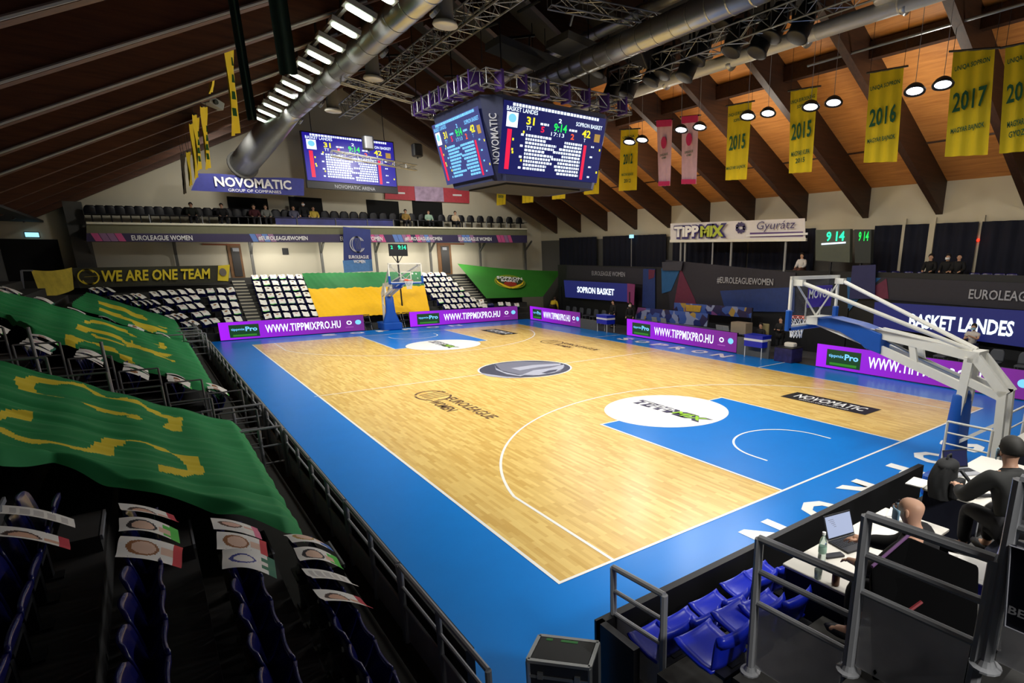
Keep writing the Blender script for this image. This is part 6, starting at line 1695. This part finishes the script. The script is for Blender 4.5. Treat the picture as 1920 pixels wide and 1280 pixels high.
MB().tube([cx_ - nb_ * .05, (cx_.x + .05, cx_.y, 1.9)], .03, 8).build('stem', M_casing, t); MB().rbox((cx_.x + .05, cx_.y + .02, 1.9), (.4, .3, .06), .05).build('base', M_casing, t)
tag(MB().tube([atd(1700, 1148, 3.42), atd(1728, 1128, 3.44)], .012, 6).build('lanyard', mat('cord_red', (130, 30, 40), .6)), 'short red cord on the black chair behind the mesh rail', 'cord')

# bright blue seats beyond the first rail
SB = make_seat('stadium_seat_bright', None, M_seatb, tip=6, hi=.62)
SB.name = 'stadium_seat'
for j, (zf, y, row) in enumerate(((.45, -2.88, [(1237, 1203), (1290, 1180), (1347, 1145), (1402, 1107), (1442, 1085)]), (.92, -3.62, [(1335, 1215), (1400, 1165), (1450, 1150)]))):
    for i, (u, v) in enumerate(row):
        q = at(u, v, z=zf + .42)
        seat((q.x, q.y - .22, zf), PI / 2, 'bright blue seat in the %s short row behind the black barrier' % ('lower' if j == 0 else 'upper'), 'bright blue seats, %s row' % ('lower' if j == 0 else 'upper'), SB)
q = atd(1850, 1062, 3.75)
s_ = seat((q.x, q.y - .1, 1.87), PI / 2 + .3, 'bright blue seat with white papers next to the black padded chair', None, SB)
pp_ = atd(1848, 1035, 3.7)
tag(MB().box((q.x + .02, q.y + .08, 1.87 + .475), (.34, .26, .012), Euler((.1, .05, .5)).to_matrix()).box((q.x - .04, q.y + .06, 1.87 + .49), (.3, .22, .008), Euler((.12, 0, .2)).to_matrix()).build('paper_sheet', M_paper), 'white papers lying on the bright blue seat beside the black chair', 'paper')

# rails of the near aisle
def near_rail(y0, y1, zb0, zb1, h, lab, r=.028, x=-.8, n_mid=0):
    t = rail_section((x, y0), (x, y1), zb0, zb1, h, lab, None, n_mid, True, (1, .77, .54), r, mat('near_rail_grey', (168, 170, 174), .4, var=.04), 'railing', True)
near_rail(-2.21, -2.91, .45, .50, 1.07, 'grey mesh railing at the black barrier corner beside the flight case')
near_rail(-3.84, -4.56, 1.40, 1.42, 1.08, 'grey mesh railing before the press table with the bottle')
near_rail(-4.57, -5.23, 1.87, 1.88, 1.05, 'grey mesh railing in front of the black padded chair', .03)
near_rail(-5.27, -5.9, 2.34, 2.34, 1.02, 'grey mesh railing cut by the picture edge, with the dark sign on it', .03)
sg = thing('info_sign', 'dark sign with white letters BE fixed to the mesh railing', 'sign', tuple(at(1886, 1170, x=-.84)))
S = [at(u, v, x=-.84) for u, v in ((1895, 1022), (1990, 1052), (1985, 1215), (1884, 1172))]
MB().add(S + [q + X * .02 for q in S], [(0, 1, 2, 3), (4, 7, 6, 5), (0, 4, 5, 1), (3, 2, 6, 7), (0, 3, 7, 4), (1, 5, 6, 2)]).build('board', mat('sign_navy', (22, 24, 40), .5), sg)
MB().tube([q - X * .004 for q in S], .006, 6, closed=True).build('border_rim', M_txtg, sg)
e_ = (S[1] - S[0]).normalized()
text('BE', at(1907, 1147, x=-.845), (e_ - X * 0), Z, .042, M_txtw, sg, width=.07, bold=.02, lift=.004)
rail_section((6.3, -2.32), (6.3, -3.0), .92, .92, .77, 'thin white guard frame at the foot of the near hoop', None, 0, False, (1, .75, .5, .05), .02, M_white)
rail_section((7.9, -3.0), (7.9, -4.1), .92, .92, 1.0, 'white guard frame with several bars behind the near hoop column', None, 1, False, (1, .8, .55, .3), .025, M_white)
rail_section((8.6, -2.5), (12.0, -2.5), .45, .45, 1.0, 'white guard rail along the near end beyond the hoop stand', None, 2, False, (1, .66, .33), .022, M_white)

# flight case
fc_ = thing('flight_case', 'black flight case with silver edges and green tape standing by the court corner', 'case', (-1.37, -2.2, 0))
ca_, cw_ = at(1012, 1190, z=.9), at(1122, 1203, z=.9); cd_ = at(1105, 1243, z=.9)
ex = (cw_ - ca_).normalized(); ey = Z.cross(ex); Lx = (cw_ - ca_).length; Ly = .34
R = Matrix((ex, ey, Z)).transposed(); c0_ = (ca_ + cw_) / 2 - ey * Ly / 2
MB().box(c0_ - Z * .46, (Lx, Ly, .88), R).build('body', M_casing, fc_, bevel=.006)
ed = MB()
for a, b in (((-1, -1), (1, -1)), ((-1, 1), (1, 1)), ((-1, -1), (-1, 1)), ((1, -1), (1, 1))):
    ed.bar(c0_ + R @ Vector((a[0] * Lx / 2, a[1] * Ly / 2, -.012)), c0_ + R @ Vector((b[0] * Lx / 2, b[1] * Ly / 2, -.012)), .035, .03)
for a in (-1, 1):
    for b in (-1, 1): ed.bar(c0_ + R @ Vector((a * Lx / 2, b * Ly / 2, -.02)), c0_ + R @ Vector((a * Lx / 2, b * Ly / 2, -.88)), .03, .03)
ed.bar(c0_ + R @ Vector((-Lx / 2, -Ly / 2, -.17)), c0_ + R @ Vector((Lx / 2, -Ly / 2, -.17)), .012, .03)
ed.build('edge_rim', M_steel, fc_)
MB().box(c0_ - Z * .008, (Lx - .05, Ly - .05, .02), R).build('lid', mat('case_top', (38, 39, 38), .7), fc_)
tp = MB(); tp.box(c0_ + R @ Vector((-.17, Ly / 2 - .05, .003)), (.06, .03, .004), R); tp.box(c0_ + R @ Vector((.02, Ly / 2 - .05, .003)), (.16, .03, .004), R); tp.build('tape_strip', mat('tape_green', (40, 120, 50), .6), fc_)
for a in (-.17, .17): MB().box(c0_ + R @ Vector((a, -Ly / 2 - .008, -.15)), (.05, .02, .07), R).build('latch', M_steel, fc_)

# reflection in the near backboard, painted as a violet panel with mirrored letters
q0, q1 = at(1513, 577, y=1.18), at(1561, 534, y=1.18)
MB().bx(q0.x, q1.x, 1.176, 1.184, q0.z, q1.z).build('glass_reflection', mat('reflection_violet', (64, 44, 160), .5), hoop)
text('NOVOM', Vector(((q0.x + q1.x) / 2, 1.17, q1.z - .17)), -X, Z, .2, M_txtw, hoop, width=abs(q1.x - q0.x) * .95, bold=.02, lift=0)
